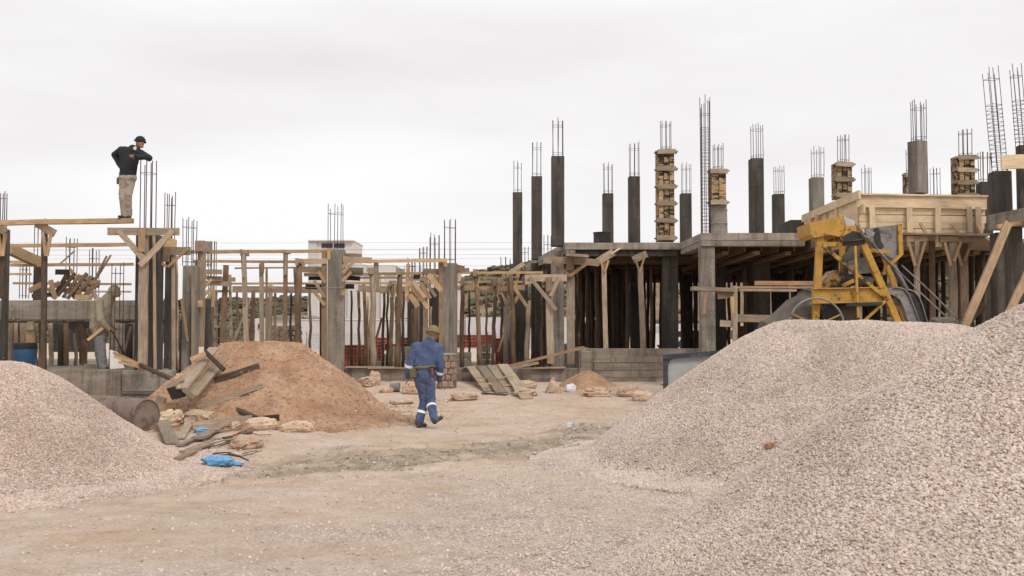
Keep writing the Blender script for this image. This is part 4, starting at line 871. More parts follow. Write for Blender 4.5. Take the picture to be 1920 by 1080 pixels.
stack(856, 661, 897, 688, 27, 'low grey block stack right of the column behind the walking man', 'block', 1)
stack(893, 640, 926, 688, 27.6, 'taller grey block stack in front of the red bricks', 'block', 1)
stack(1279, 617, 1292, 655, 33, 'red brick stack seen between column and pole under the slab')
stack(1298, 616, 1318, 655, 32, 'red brick stack left of the big front column under the slab')
stack(1350, 614, 1368, 650, 30, 'red brick stack below the plank bench', 'brick')
stack(1388, 606, 1450, 650, 29, 'wide red brick stack behind the plank bench left of the mixer drum')
stack(1160, 640, 1172, 655, 34, 'small red brick pile between the poles under the slab')
# masonry stub
ms = root('masonry_stub', 'rough brownish masonry stub beside the walking man', 'masonry pier', P(838, 735, 22.6))
cx = P(838, 700, 22.9)
zt, zb = P(838, 666, 22.9).z, P(838, 738, 22.9).z; nl = 6
for j in range(nl):
    z = zb + (zt - zb) * (j + .5) / nl
    for k in range(9):
        a0 = 2 * math.pi * (k + .5 * (j % 2)) / 9; rr = .165
        bevbox('stone', cx.x + rr * math.cos(a0), 22.9 + rr * math.sin(a0), z, .115, .125, (zt - zb) / nl - .006, MATS['rubble_stone_pink'] if 'rubble_stone_pink' in MATS else concrete('rubble_stone_pink', (.22, .15, .115), (.33, .235, .18), (.43, .33, .265), vs=(4, 4, 4)), ms, a0, .02, .012)
lathe('core', [(0, .15), (zt - zb - .004, .15)], C_BASE, T((cx.x, 22.9, zb)) @ Matrix.Rotation(-math.pi / 2, 4, 'Y'), ms, 12); lathe('mortar_cap', [(0, .235), (.03, .23), (.05, .16)], C_GREY, T((cx.x, 22.9, zt)) @ Matrix.Rotation(-math.pi / 2, 4, 'Y'), ms, 14)
plank(940, 690, 1096, 651, 24.15, 5, 'long thin plank leaning on the end of the plinth wall', W_MID, .05); plank(945, 693, 1010, 680, 24.1, 5, 'short thin batten lying below the leaning plank on the foundation', W_OLD, .04)
for i, (x0, y0, x1, y1) in enumerate(((650, 688, 740, 689), (870, 688, 945, 687), (1000, 690, 1060, 689), (690, 690, 770, 690))): plank(x0, y0, x1, y1, 24.35, 3, 'weathered batten lying along the top of the low foundation wall', W_OLD, .12, group='battens on the foundation wall')

# ------------------------------------------------------------------ left frame
lf = root('concrete_building', 'raised concrete foundation and beam where the khaki worker stands', 'building frame', P(200, 750, 21))
pbox('foundation_wall', -140, 693, 225, 800, 21, .4, C_BASE, lf, .02); w2 = pbox('foundation_wall', 225.5, 694.5, 318, 790, 21.05, .4, C_GREY, lf, .02)  # right section's paler concrete paints in the brighter light on that face
pbox('board_mark', 228, 738, 317, 741, 21.0, .1, C_DARK, w2, .003); pbox('board_mark', 228, 702, 317, 734, 21.02, .06, C_GREY, w2, .006, .003)
slabpoly('ground_slab', [(-160, 21.2), (316, 21.2), (330, 30), (-160, 30)], .4, P(200, 694, 21.1).z - .01, C_BASE, lf)
pbox('beam', -160, 563, 305, 600, 22.9, .35, C_SLAB, lf, .012); pbox('beam_ledge', -160, 601, 300, 605, 22.85, .4, C_DARK, lf, .01)
pbox('back_wall', 205, 607, 300, 700, 24.5, .2, C_SLAB, lf); pbox('back_wall', -60, 606, 40, 700, 27, .2, C_DARK, lf); pbox('back_wall', 96, 606, 190, 660, 27, .2, C_DARK, lf)
for px, yt, yb, w_, Y, m_, rt, n in ((270.5, 440, 700, 40, 21.15, C_DARK, None, 0), (315, 478, 700, 18, 22.4, C_DARK, 357, 6), (352, 498, 700, 25, 23.2, C_COL, 406, 6), (386, 560, 700, 9, 24, C_DARK, None, 0), (396, 560, 700, 14, 25.5, C_COL, 448, 6),
        (70, 496, 566, 18, 25.5, C_DARK, 407, 6), (4, 430, 700, 10, 22, C_DARK, 356, 4), (270, 620, 700, 10, 24, C_DARK, None, 0), (112, 607, 700, 10, 24, C_DARK, None, 0), (238, 607, 700, 12, 24, C_DARK, None, 0), (340, 600, 700, 10, 26, C_DARK, None, 0)):
    column(lf, px, yt, yb, w_, Y, m_, rt, n or 6, r=.0105)
for px, rt, yb, w_, Y in ((130, 436, 560, 14, 26), (173, 463, 560, 13, 27), (42, 490, 560, 12, 28), (384, 449, 500, 14, 28), (273, 291, 441, 22, 20.98)): rebars(lf, px, rt, yb, w_, Y, 6, r=.011)
cage(214, 482, 694, 16, 21.15, 'thin upright bars standing in front of the khaki worker', (0, .2, 1), 0, 4, .009)
rail(-40, 418.5, 249, 413.5, 20.8, 9, 'fresh plank rail the man in the dark jacket stands on', W_NEW, .16)
rail(8, 461.5, 246, 458.5, 23, 6.5, 'second rail down at the left above the concrete beam'); rail(20, 497, 250, 495.5, 25, 5.5, 'third rail down at the left above the concrete beam'); rail(25, 531, 246, 533, 26.5, 4, 'lowest thin rail at the left just above the concrete beam')
rail(12, 514, 58, 514, 25.5, 4, 'short rail stub left of the slanted plank'); rail(10, 491, 52, 491, 25, 5, 'short rail piece at the far left below the second rail')
plank(17, 467, 82, 495, 24, 14, 'fresh plank slanting down to the dark stub column at the left', W_NEW, .25, Y1=25.4)
prop(270, 430, 697, 20.7, 16, 'large grey T-headed prop below the man in the dark jacket', W_OLD, 268, head=(202, 434, 336, 434), hw=14, br=[(222, 432, 268, 484), (323, 432, 263, 498)], bmat=W_OLD, bw_=11, blk=(266, 428, 266, 472))
prop(325, 470, 700, 21.6, 5, 'thin post of the smaller T-head with yellow braces behind the large T', W_OLD, 326, head=(296, 470, 357, 471), hw=15, br=[(289, 480, 313, 501), (352, 466, 315, 500)], blk=(312, 463, 312, 491), bw_=5)
plank(286, 453, 326, 463, 21.4, 12, 'fresh board poking out above the smaller T-head', W_NEW, .3, Y1=22.4)
prop(84, 420, 697, 20.95, 8, 'tall dark weathered prop with a slanted head board at the left', W_DARK, 82, head=(68, 419, 103, 438), hw=14, br=[(80, 435, 86, 480), (96, 436, 88, 480)], bw_=6)
prop(6, 425, 560, 21.2, 10, 'prop with a slanted head board cut by the left border', W_DARK, 5, head=(-12, 420, 12, 436), hw=14, br=[(-3, 440, 4, 480), (10, 438, 5, 480)], bw_=6, hmat=W_OLD); prop(12, 462, 600, 23, 8, 'second dark prop at the left border behind the slanted head board', W_DARK, 10)
prop(379, 468, 650, 23.6, 14, 'bulky grey-brown post with a wide flared head left of the ladder', W_OLD, 375, end=(20, 11, .8), hmat=W_OLD); prop(370, 600, 690, 24.5, 9, 'peeled crooked pole in the dark bay left of the sand', W_POLE, 367, round_=True)
prop(366, 520, 690, 25, 7, 'tall thin pole behind the bulky flared post', W_POLE, 360, round_=True); prop(300, 560, 700, 23.5, 6, 'thin pole in the dark gap between the two T-heads', W_DARK, 301, round_=True); prop(332, 590, 700, 24, 7, 'thin pole right of the small T-head', W_POLE, 331, round_=True)
# heap of boards on the beam
hb = root('board_heap', 'untidy heap of slanted form boards on top of the concrete beam', 'board heap', P(140, 562, 24))
for x0, y0, x1, y1, w_, m_, Y in ((108, 555, 140, 512, 6, W_POLE, 24), (118, 558, 150, 515, 5, W_MID, 24.2), (126, 560, 163, 512, 6, W_POLE, 23.9), (138, 560, 172, 518, 6, W_OLD, 24.3), (152, 560, 186, 530, 7, W_MID, 24.1), (134, 556, 156, 520, 6, W_DARK, 24.05), (112, 545, 175, 542, 8, W_MID, 24.5), (120, 534, 186, 536, 7, W_OLD, 24.7), (156, 522, 180, 524, 8, W_DARK, 24.6), (100, 560, 128, 510, 8, W_DARK, 24.4), (160, 560, 200, 480, 3, W_MID, 24.6), (170, 540, 208, 478, 3, W_OLD, 24.7),
        (104, 510, 130, 510, 10, W_BLACK, 24.1), (120, 520, 165, 520, 9, W_OLD, 24.5), (150, 530, 188, 529, 8, W_MID, 24.6), (90, 545, 112, 530, 8, W_MID, 24.2), (55, 545, 80, 532, 10, W_MID, 24.5), (60, 555, 100, 552, 8, W_DARK, 24.3), (112, 495, 140, 470, 2.5, W_OLD, 25), (130, 505, 178, 555, 7, W_NEW, 24.4), (95, 525, 104, 560, 8, W_NEW, 23.95), (175, 545, 181, 562, 7, W_OLD, 23.8), (146, 545, 152, 562, 9, W_MID, 23.8)): pb('board', x0, y0, x1, y1, Y, w_, .04, m_, hb)
tag(pbox('timber_block', 140, 553, 166, 562, 22.95, .2, W_NEW, None, .006), 'fresh timber block lying on the concrete beam', 'timber block')
# things below the beam
BB = P(33, 700, 22.2); bb = root('plastic_barrel', 'blue plastic barrel with a black rim under the beam at the left', 'barrel', BB)
lathe('body', [(0, .22), (.05, .235), (.45, .235), (.5, .24)], BLUEB, T((BB.x, 22.5, .78)) @ Matrix.Rotation(-math.pi / 2, 4, 'Y'), bb); lathe('rim', [(.5, .25), (.51, .255), (.62, .25), (.63, .2)], BLACKP, T((BB.x, 22.5, .78)) @ Matrix.Rotation(-math.pi / 2, 4, 'Y'), bb)
BGP = ((289, 442, 20.95, 3, W_OLD), (331, 480, 22.2, 3.5, W_OLD), (309, 560, 23.5, 4, W_POLE), (343, 590, 24.5, 5, W_DARK), (361, 505, 23.1, 3, W_OLD), (399, 520, 25, 3.5, W_OLD), (411, 560, 26, 4, W_DARK), (445, 540, 27, 4, W_POLE), (500, 502, 26, 3, W_OLD), (546, 542, 27, 4, W_DARK), (581, 540, 26, 5, W_POLE),
 (659, 545, 27.3, 4, W_DARK), (690, 556, 27.6, 4, W_MID), (727, 540, 27.5, 4, W_DARK), (742, 556, 27.2, 4, W_POLE), (757, 546, 26.6, 5, W_DARK), (773, 580, 26, 4, W_POLE), (808, 575, 25.6, 4, W_MID), (880, 545, 27.5, 4, W_DARK), (911, 542, 27.5, 4, W_POLE), (940, 546, 27, 5, W_DARK), (998, 556, 26.6, 6, W_DARK), (1017, 552, 27, 5, W_POLE), (1051, 530, 26.5, 5, W_DARK))
for px, yt, Y, w_, m_ in BGP:
    prop(px, yt, 692, Y, w_, ordlab(px, [p[0] for p in BGP], [(200, 'the large T-head'), (433, 'the ladder'), (627, 'the middle column'), (843, 'the column by the walker')], 'thin crooked background pole,'), m_, px + random.uniform(-3, 3), round_=w_ > 3.4)
rail(640, 521, 834, 520, 25.9, 3.5, 'thin grey lath between the two rails right of the middle column', W_OLD, .04); rail(440, 503, 606, 501, 25.8, 3, 'thin grey lath below the second rail of the wide bay', W_OLD, .04)
rail(92, 546, 246, 547, 27, 3.5, 'thin lath just above the board heap on the beam', W_OLD, .04); rail(864, 521, 972, 520, 25.7, 3, 'thin grey lath between the rails beside the slab edge', W_OLD, .04)
for x0, y0, x1, y1, Y, w_, m_, d_ in ((438, 640, 470, 560, 26.2, 4, W_OLD, 'slanted thin stick leaning in the wide bay right of the ladder'), (704, 640, 716, 596, 26, 4, W_POLE, 'short slanted stick standing among the bricks'), (934, 660, 960, 575, 26.2, 4, W_MID, 'slanted brace left of the slab edge posts'), (352, 640, 340, 560, 23, 4, W_MID, 'slanted lath leaning on the grey column near the sand'), (224, 690, 246, 612, 22.4, 5, W_MID, 'slanted board leaning behind the thin rebars')):
    plank(x0, y0, x1, y1, Y, w_, d_, m_, .04)
UP_ = ((18, 8, W_OLD, 0, 23.8), (30, 7, W_MID, 1, 24), (44, 9, W_OLD, -1, 23.9), (64, 9, W_MID, 2, 23.7), (77, 5, W_POLE, -2, 23.4), (95, 8, W_OLD, 1, 23.8), (124, 7, W_MID, 0, 24), (140, 6, W_OLD, 2, 24.2), (160, 8, W_POLE, -2, 24.3), (192, 7, W_POLE, 1, 24.3), (150, 5, W_DARK, 3, 25))
for i, (px, w_, m_, dx, Y) in enumerate(UP_):
    prop(px, 606, 697, Y, w_, ordlab(px, [p[0] for p in UP_], [(0, 'the photo border'), (56, 'the peeled trunk post'), (84, 'the tall dark weathered prop')], 'timber post under the concrete beam,'), m_, px + dx, round_=bool(i % 2), group='timber posts under the concrete beam')
prop(56, 622, 697, 22.6, 13, 'peeled trunk post with a pale block head right of the blue barrel', W_MID, 62, blk=(57, 603, 57, 618), hmat=W_OLD); plank(118, 611, 168, 609, 24.1, 12, 'dark board across the posts under the concrete beam', W_DARK, .05); plank(148, 610, 168, 640, 24, 9, 'short diagonal brace behind the khaki worker', W_DARK, .04); plank(158, 686, 190, 688, 22.5, 8, 'low grey board behind the legs of the khaki worker', W_OLD, .04)
# ------------------------------------------------------------------ concrete mixer
MY = 16.6
mxr = root('concrete_mixer', 'yellow site concrete mixer with oil stains behind the gravel heap', 'concrete mixer', (P(1570, 600, MY).x, MY, 0))
def mb(name, x0, y0, x1, y1, w_, th, mat, dy=0, par=None, dy1=None): return pb(name, x0, y0, x1, y1, MY + dy, w_, th, mat, par or mxr, Y1=None if dy1 is None else MY + dy1, seg=2, jit=.015)
mb('leg', 1538, 436, 1522, 720, 12, .10, YEL); mb('leg', 1613, 447, 1712, 668, 11.5, .10, YEL)
mb('leg', 1580, 436, 1573, 720, 9, .08, YEL, 1.0); mb('leg', 1650, 455, 1720, 668, 9, .08, YEL, 1.1)
mb('crossbar', 1542, 459, 1578, 457.5, 8, .08, YEL, -.03); mb('crossbar', 1578, 457.5, 1619, 454, 8.5, .09, SOOT, -.03)
mb('main_beam', 1523, 555, 1662, 552.5, 27, .10, YEL, -.06); mb('beam_flange', 1522, 541.5, 1652, 539, 1.6, .16, YEL, -.08); mb('beam_flange', 1521, 568.6, 1662, 566, 1.8, .17, YEL, -.08)
bo = P(1569, 551, MY - .118); lathe('bolt_boss', [(0, .028), (.01, .028), (.012, .014)], GALV, T(bo) @ Matrix.Rotation(-math.pi / 2, 4, 'Z'), mxr, 10)
mb('diagonal_brace', 1542, 460, 1665, 563, 6.5, .05, YEL_S, -.14); mb('tie_rod', 1603.5, 461, 1609, 596, 4, .035, YEL, -.19)
mb('strut', 1660, 564, 1620, 602, 5, .04, YEL, -.16); mb('strut', 1664, 483, 1657, 515, 4.5, .05, YEL, .4); mb('crossbar', 1629, 469, 1666, 473, 7, .07, YEL, .05)
mb('crossbar', 1535, 455, 1572, 450, 6, .06, YEL, .9)
# hood box and oily engine cowl
pprism('engine_hood', [(1518, 418), (1581, 404.5), (1585, 430), (1575, 444), (1556, 440), (1527, 446), (1521, 440)], MY - .12, .75, YEL, mxr)
pprism('engine_cowl', [(1585.5, 424), (1612, 421), (1619, 436), (1622, 449), (1577, 453), (1575, 446), (1585.5, 431)], MY - .14, .7, YEL_S, mxr)
pprism('oil_patch', [(1586, 440), (1600, 433), (1614, 437), (1621, 448), (1580, 452.5)], MY - .146, .01, SOOT, mxr)
pprism('hood_lining', [(1582, 405.5), (1602, 413.5), (1604, 423), (1586, 424)], MY + .1, .4, WHITE2, mxr)
mb('bracket', 1568, 437, 1567, 452, 6, .05, YEL, .1)
tube('hose', [P(1604, 421, MY - .1), P(1614, 428, MY - .2), P(1620, 443, MY - .2), P(1628, 446, MY - .15), P(1636, 443, MY - .1), P(1638, 436, MY)], .018, GALV, mxr, 7)
tube('hose', [P(1620, 444, MY - .12), P(1626, 460, MY), P(1650, 478, MY + .1), P(1664, 490, MY + .2)], .02, CEMG, mxr, 7)
tube('chain', [P(1552, 462, MY + .1), P(1562, 474, MY + .15), P(1566, 478, MY + .2)], .015, GALV, mxr, 6)
# hopper plate
pprism('hopper_plate', [(1622, 429), (1683, 421), (1690, 478), (1678, 488), (1655, 474), (1640, 462), (1626, 446)], MY + .3, .05, GALV, mxr)
pprism('stain_patch', [(1638, 430), (1645, 426), (1650, 434), (1652, 452), (1658, 462), (1650, 470), (1641, 455), (1637, 440)], MY + .292, .01, SOOT, mxr)
pprism('hopper_rim', [(1683.5, 420), (1691.5, 419), (1694, 477), (1682, 489), (1673, 497), (1669, 493), (1686, 477)], MY + .26, .14, YEL, mxr)
pprism('inner_plate', [(1592, 490), (1630, 480), (1634, 512), (1592, 514)], MY + .6, .04, GALV, mxr); pprism('inner_plate', [(1598, 462), (1612, 462), (1613, 535), (1580, 538), (1581, 480)], MY + .8, .05, CEMG, mxr)
pprism('feed_chute', [(1536, 540), (1567, 506), (1583, 512), (1583, 541)], MY + .35, .5, YEL_S, mxr)
mb('gear_box', 1595, 525, 1632, 529, 14, .3, CEMG, .35); mb('bracket', 1580, 536, 1600, 526, 6, .08, YEL, .1); mb('drive_shaft', 1592, 517, 1634, 520, 3, .05, SOOT, .3)
mb('skid', 1575, 572, 1640, 570, 6, .7, SOOT, .1); mb('gear_box', 1668, 560, 1692, 566, 14, .3, CEMG, .25)
# drum
da = P(1555, 588, MY + .75); db = P(1425, 640, MY + .45); X = (db - da).normalized(); Zt = X.orthogonal().normalized(); Yt = Zt.cross(X)
DM = Matrix.Identity(4)
for i, v in enumerate((X, Yt, Zt)): DM[0][i], DM[1][i], DM[2][i] = v
DM.translation = da
lathe('drum', [(-.36, .12), (-.34, .34), (-.2, .44), (.18, .50), (.22, .535), (.34, .535), (.36, .50), (.62, .49), (.98, .36), (1.2, .29), (1.22, .31), (1.25, .31), (1.25, .27)], CEMG, DM, mxr, 36)
lathe('drum_band', [(.225, .545), (.23, .56), (.33, .56), (.335, .545)], SOOT, DM, mxr, 36)
hub = P(1558, 590, MY + .1); lathe('drive_pulley', [(0, .16), (.03, .17), (.06, .14), (.09, .17), (.12, .16)], SOOT, T(hub) @ Matrix.Rotation(math.pi / 2, 4, 'Z'), mxr, 20)
lathe('motor', [(0, .15), (.05, .17), (.35, .17), (.4, .12)], CEMG, T(P(1512, 590, MY + .05)) @ Matrix.Rotation(math.pi / 2, 4, 'Z'), mxr, 18)
# tilt wheel
wc = P(1531, 610, MY - .3); wr = 51 * m_px(MY - .3)
whl = tube('tilt_wheel', [wc + Vector((math.cos(a) * wr, 0, math.sin(a) * wr)) for a in np.linspace(0, 2 * math.pi, 41)], .018, GALV, mxr, 8)
for a in (R(24), R(155), R(270)): tube('spoke', [wc, wc + Vector((math.cos(a) * wr, 0, math.sin(a) * wr))], .014, YEL, whl, 6)
lathe('wheel_hub', [(-.05, .05), (.3, .05)], SOOT, T(wc) @ Matrix.Rotation(math.pi / 2, 4, 'Z'), whl, 12)
# skip sheets, guide rail and ropes
def sheet(name, px, Y, dep, mat, th=.02):
    pts = [P(x, y, Y) for x, y in px]; n = len(pts); o = pts[0]; V = []
    for p in pts: V.append(p - o); 
    for p in pts: V.append(p - o + Vector((0, dep, 0)))
    me = mesh(name, V, [(i, i + 1, n + i + 1, n + i) for i in range(n - 1)], mat, True); ob = obj(name, me, T(o), mxr)
    s = ob.modifiers.new('thick', 'SOLIDIFY'); s.thickness = th; s.offset = 0; return ob
sk1 = [(1662, 549), (1668, 543), (1676, 540), (1686, 540), (1695, 543), (1702, 551), (1708, 564), (1716, 585), (1726, 612)]
pprism('skip_side', [(1664, 548), (1672, 541), (1686, 539.5), (1696, 543), (1703, 551), (1710, 566), (1727, 612), (1706, 612), (1696, 580), (1688, 562), (1676, 554)], MY + .05, .03, GALV, mxr)
sheet('skip_back', sk1, MY + .05, .55, GALV)
pprism('skip_side', [(1690, 546), (1702, 543.5), (1714, 547), (1722, 556), (1728, 570), (1740, 612), (1727, 612), (1712, 570), (1704, 552)], MY + .62, .03, BLACKP, mxr)
tube('skip_edge', [P(1696, 545, MY + .6), P(1704, 543, MY + .6), P(1714, 546.5, MY + .6), P(1723, 557, MY + .6), P(1729, 571, MY + .6), P(1741, 612, MY + .6)], .014, WIRE, mxr, 6)
tube('skip_edge', [P(x + 1, y - .5, MY + .03) for x, y in sk1[2:]], .013, WIRE, mxr, 6)
mb('guide_rail', 1664, 478, 1700, 545, 8, .07, GALV, .35); mb('guide_rail', 1672, 500, 1700, 545, 3, .09, CEMG, .3)
tube('rope', [P(1690, 497, MY + .1), P(1745, 547, MY + .15), P(1820, 622, MY)], .013, GALV, mxr, 6); tube('rope', [P(1630, 450, MY - .05), P(1664, 488, MY), P(1725, 548, MY), P(1800, 618, MY)], .013, GALV, mxr, 6)
# ------------------------------------------------------------------ people
def person(label, px0, py0, Y, joints, caps, rot=0, voxel=.011, seed=1, wr=.008, world_origin=None):
    """caps: (jointA, jointB, rA, rB, material, flattenY); joints in metres x right, y away, z up from the root"""
    o = world_origin or P(px0, py0, Y)
    bm = bmesh.new(); J = {k: Vector(v) for k, v in joints.items()}; segs = []
    for a, b, ra, rb, m_, fl in caps:
        A = J[a] if isinstance(a, str) else Vector(a); B = J[b] if isinstance(b, str) else Vector(b); segs.append((A, B, ra, rb, m_, fl))
        n = max(2, int((B - A).length / .03)); pts = [A.lerp(B, i / n) for i in range(n + 1)]; rad = [ra + (rb - ra) * i / n for i in range(n + 1)]
        d = (B - A).normalized() if (B - A).length > 1e-6 else Vector((0, 0, 1))
        ext = []; er = []
        for t in (-.95, -.75, -.4): ext.append(A + d * ra * t); er.append(ra * math.sqrt(1 - t * t))
        ext += pts; er += rad
        for t in (.4, .75, .95): ext.append(B + d * rb * t); er.append(rb * math.sqrt(1 - t * t))
        V, Fc = tubevf(ext, er, 14)
        mid = (A + B) / 2
        vs = []
        for v in V:
            v = Vector(v)
            if fl != 1:
                k = (v - A).dot(d); ax = A + d * k; off = v - ax; v = ax + Vector((off.x, off.y * fl, off.z))
            vs.append(bm.verts.new(v))
        for f in Fc:
            try: bm.faces.new([vs[i] for i in f])
            except ValueError: pass
    bmesh.ops.recalc_face_normals(bm, faces=bm.faces[:])
    me0 = bpy.data.meshes.new('tmp'); bm.to_mesh(me0); bm.free()
    to = bpy.data.objects.new('tmp', me0); COL.objects.link(to); rm = to.modifiers.new('r', 'REMESH'); rm.mode = 'VOXEL'; rm.voxel_size = voxel; sm = to.modifiers.new('s', 'SMOOTH'); sm.iterations = 4; sm.factor = .5
    dg = bpy.context.evaluated_depsgraph_get(); me = bpy.data.meshes.new_from_object(to.evaluated_get(dg)); bpy.data.objects.remove(to); bpy.data.meshes.remove(me0); me.name = 'person'
    nv = len(me.vertices); co_ = np.empty(nv * 3); me.vertices.foreach_get('co', co_); co_ = co_.reshape(-1, 3); nr = np.empty(nv * 3); me.vertices.foreach_get('normal', nr); nr = nr.reshape(-1, 3)
    def near_mat(p):
        best = None
        for i, (A, B, ra, rb, m_, fl) in enumerate(segs):
            A_ = np.array(A); d = np.array(B) - A_; q = max(d @ d, 1e-9); t = np.clip((p - A_) @ d / q, 0, 1)
            df = p - A_ - t[:, None] * d
            df = df * np.array([1, 1 / fl, 1]); ds = np.linalg.norm(df, axis=1) - (ra + (rb - ra) * t)
            if best is None: best = ds.copy(); idx = np.zeros(len(p), int)
            else:
                k = ds < best; best[k] = ds[k]; idx[k] = i
        return idx
    vi = near_mat(co_); mats = []; mi = []
    for s in segs:
        if s[4] not in mats: mats.append(s[4])
    cl = np.array([0 if s[4] in (SKIN, BOOT, HAIR) else 1 for s in segs])[vi]
    fold = fbm(co_[:, 2] * 9 + co_[:, 0] * 5, co_[:, 0] * 6 - co_[:, 2] * 3 + co_[:, 1] * 5, 3, seed) + .6 * np.abs(fbm(co_[:, 2] * 16 - co_[:, 0] * 11, co_[:, 1] * 9 + co_[:, 2] * 5, 2, seed + 3))
    co_ = co_ + nr * (fold * wr * 2.2 * cl)[:, None]; me.vertices.foreach_set('co', co_.ravel())
    me.materials.clear()
    for m_ in mats: me.materials.append(m_)
    npoly = len(me.polygons); ce = np.empty(npoly * 3); me.polygons.foreach_get('center', ce); pi = near_mat(ce.reshape(-1, 3)); sm_ = np.array([mats.index(s[4]) for s in segs])
    me.polygons.foreach_set('material_index', sm_[pi].astype(np.int32)); me.polygons.foreach_set('use_smooth', np.ones(npoly, bool)); me.update()
    ob = obj('person', me, T(o) @ Matrix.Rotation(rot, 4, 'Z')); tag(ob, label, 'person'); return ob, J
def hand(wrist, dirv, side, r=.0085):      # palm + five fingers, relaxed curl
    d = Vector(dirv).normalized(); s = Vector(side).normalized(); up = d.cross(s); out_ = []
    pc = wrist + d * .045; out_.append((wrist, pc, .026, .034, SKIN, 1)); 
    for k, ln in ((-1.5, .062), (-.5, .074), (.5, .07), (1.5, .054)):
        b0 = wrist + d * .07 + s * (k * .018); b1 = b0 + d * ln * .55 + up * .012; b2 = b1 + d * ln * .35 + up * .028; out_.append((b0, b1, r, r * .95, SKIN, 1)); out_.append((b1, b2, r * .95, r * .8, SKIN, 1))
    t0 = wrist + d * .02 - s * .026; t1 = t0 - s * .028 + d * .03; out_.append((t0, t1, r * 1.25, r * 1.1, SKIN, 1)); out_.append((t1, t1 + d * .03 + up * .012, r * 1.1, r * .9, SKIN, 1)); return out_
def ringband(name, a, b, r, mat, parent, w=.045, tilt=0):
    a, b = Vector(a), Vector(b); M, Ln = frame_of(a, b); M.translation = (a + b) / 2
    if parent: M = WM[parent.name] @ M
    return lathe(name, [(-w / 2, r - .012), (-w / 2, r), (w / 2, r * .99), (w / 2, r - .012)], mat, M, parent, 18)
# walking man in blue, seen from behind
k = m_px(17.4); feet = P(795, 800, 17.4); gzf = float(gz(feet.x, 17.4)); FO = Vector((feet.x, 17.4, feet.z)); FO.z = gzf
def j(px, py, y=0): return ((px - 795) * k, y, (800 - py) * k)
JW = dict(head=j(812, 625, .03), headb=j(811, 619, .0), neck=j(807, 637, 0), c7=j(804, 645, -.02), shl=j(779, 651, .02), shr=j(821, 652, .02), chest=j(799, 662, 0), waist=j(797, 686, -.02), pel=j(796, 702, -.02),
          ell=j(767, 685, -.03), wrl=j(764, 704, .03), elr=j(825, 687, -.03), wrr=j(823, 711, .08), hl=j(788, 708, 0), hr=j(804, 708, 0), kl=j(796, 750, .10), al=j(786, 789, .02), kr=j(806, 752, .06), ar=j(816, 780, -.22))
cw = [('c7', 'chest', .13, .17, COVER, .72), (j(787, 655, 0), j(788, 684, -.01), .115, .105, COVER, .85), (j(812, 655, 0), j(809, 684, -.01), .115, .10, COVER, .85), ('shl', 'shr', .09, .09, COVER, .9), ('chest', 'waist', .17, .165, COVER, .72), ('waist', 'pel', .165, .165, COVER, .78), (j(789, 700), j(803, 700), .125, .125, COVER, .9),
      ('shl', 'ell', .085, .066, COVER, 1), ('ell', 'wrl', .066, .05, COVER, 1), ('shr', 'elr', .082, .066, COVER, 1), ('elr', 'wrr', .066, .052, COVER, 1),
      ('hl', 'kl', .118, .088, COVER, 1), ('kl', 'al', .088, .075, COVER, 1), ('hr', 'kr', .115, .082, COVER, 1), ('kr', 'ar', .082, .072, COVER, 1),
      ('neck', 'head', .062, .06, SKIN, 1), ('head', 'headb', .088, .10, SKIN, 1), (j(814, 629, .07), j(815, 632, .09), .06, .045, SKIN, 1), (j(819, 627, .12), j(820, 629, .125), .012, .015, SKIN, 1), (j(821.5, 627, .02), j(821.5, 629, .02), .014, .012, SKIN, 1), (j(802.5, 627, .02), j(802.5, 629, .02), .014, .012, SKIN, 1), ('c7', 'neck', .085, .07, COVER, .9),
      (j(785, 791, -.02), j(786, 796.5, -.06), .052, .045, BOOT, 1), (j(786, 796, -.03), j(796, 796.5, .10), .043, .036, BOOT, 1), (j(816, 781, -.22), j(817, 786, -.24), .052, .05, BOOT, 1), (j(816, 786, -.24), j(828, 780.5, -.12), .042, .036, BOOT, 1)]
wl = Vector(JW['wrl']); wr_ = Vector(JW['wrr']); cw += hand(wl, (-.02, .15, -1), (.3, -1, 0)) + hand(wr_, (.02, .2, -1), (-.4, -1, 0))
man, J = person('man in blue coveralls and olive cap walking away past the sand heap', 795, 800, 17.4, JW, cw, world_origin=FO, wr=.016)
def wp(v): return FO + Vector(v)
# knit cap
def capmesh(name, c, r, mat, parent, sq=(1, 1, .95), tilt=(0, 0, 0), cut=-.25, roll=True):
    bm = bmesh.new(); bmesh.ops.create_uvsphere(bm, u_segments=22, v_segments=14, radius=1)
    bmesh.ops.delete(bm, geom=[v for v in bm.verts if v.co.z < cut], context='VERTS')
    for v in bm.verts: v.co = Vector((v.co.x * r * sq[0], v.co.y * r * sq[1], v.co.z * r * sq[2])) * (1 + random.uniform(-.012, .012))
    me = bpy.data.meshes.new(name); bm.to_mesh(me); bm.free(); me.materials.append(mat); me.polygons.foreach_set('use_smooth', [True] * len(me.polygons))
    M = T(c) @ Euler(tilt).to_matrix().to_4x4(); o = obj(name, me, M, parent); s = o.modifiers.new('thick', 'SOLIDIFY'); s.thickness = .012
    if roll:
        zz = cut * r * sq[2]; rr = math.sqrt(max(0, 1 - cut * cut)) * r; V, Fc = tubevf([(math.cos(a) * rr * sq[0] * 1.02, math.sin(a) * rr * sq[1] * 1.02, zz + .012) for a in np.linspace(0, 2 * math.pi, 25)], [.02] * 25, 7)
        obj('rolled_brim', mesh('rolled_brim', V, Fc, mat, True), M, o)
    return o
capmesh('knit_cap', wp(j(811.5, 620.5, .005)), .112, OLIVE, man, (1, 1.1, 1.0), (R(-16), R(10), 0), -.3)
V = []; 
belt = tube('belt', [wp(Vector(j(796.5, 687, 0)) + Vector((math.cos(a) * .205, math.sin(a) * .15, -.012 * math.cos(a)))) for a in np.linspace(0, 2 * math.pi, 33)], .001, BELT, man, 4); 
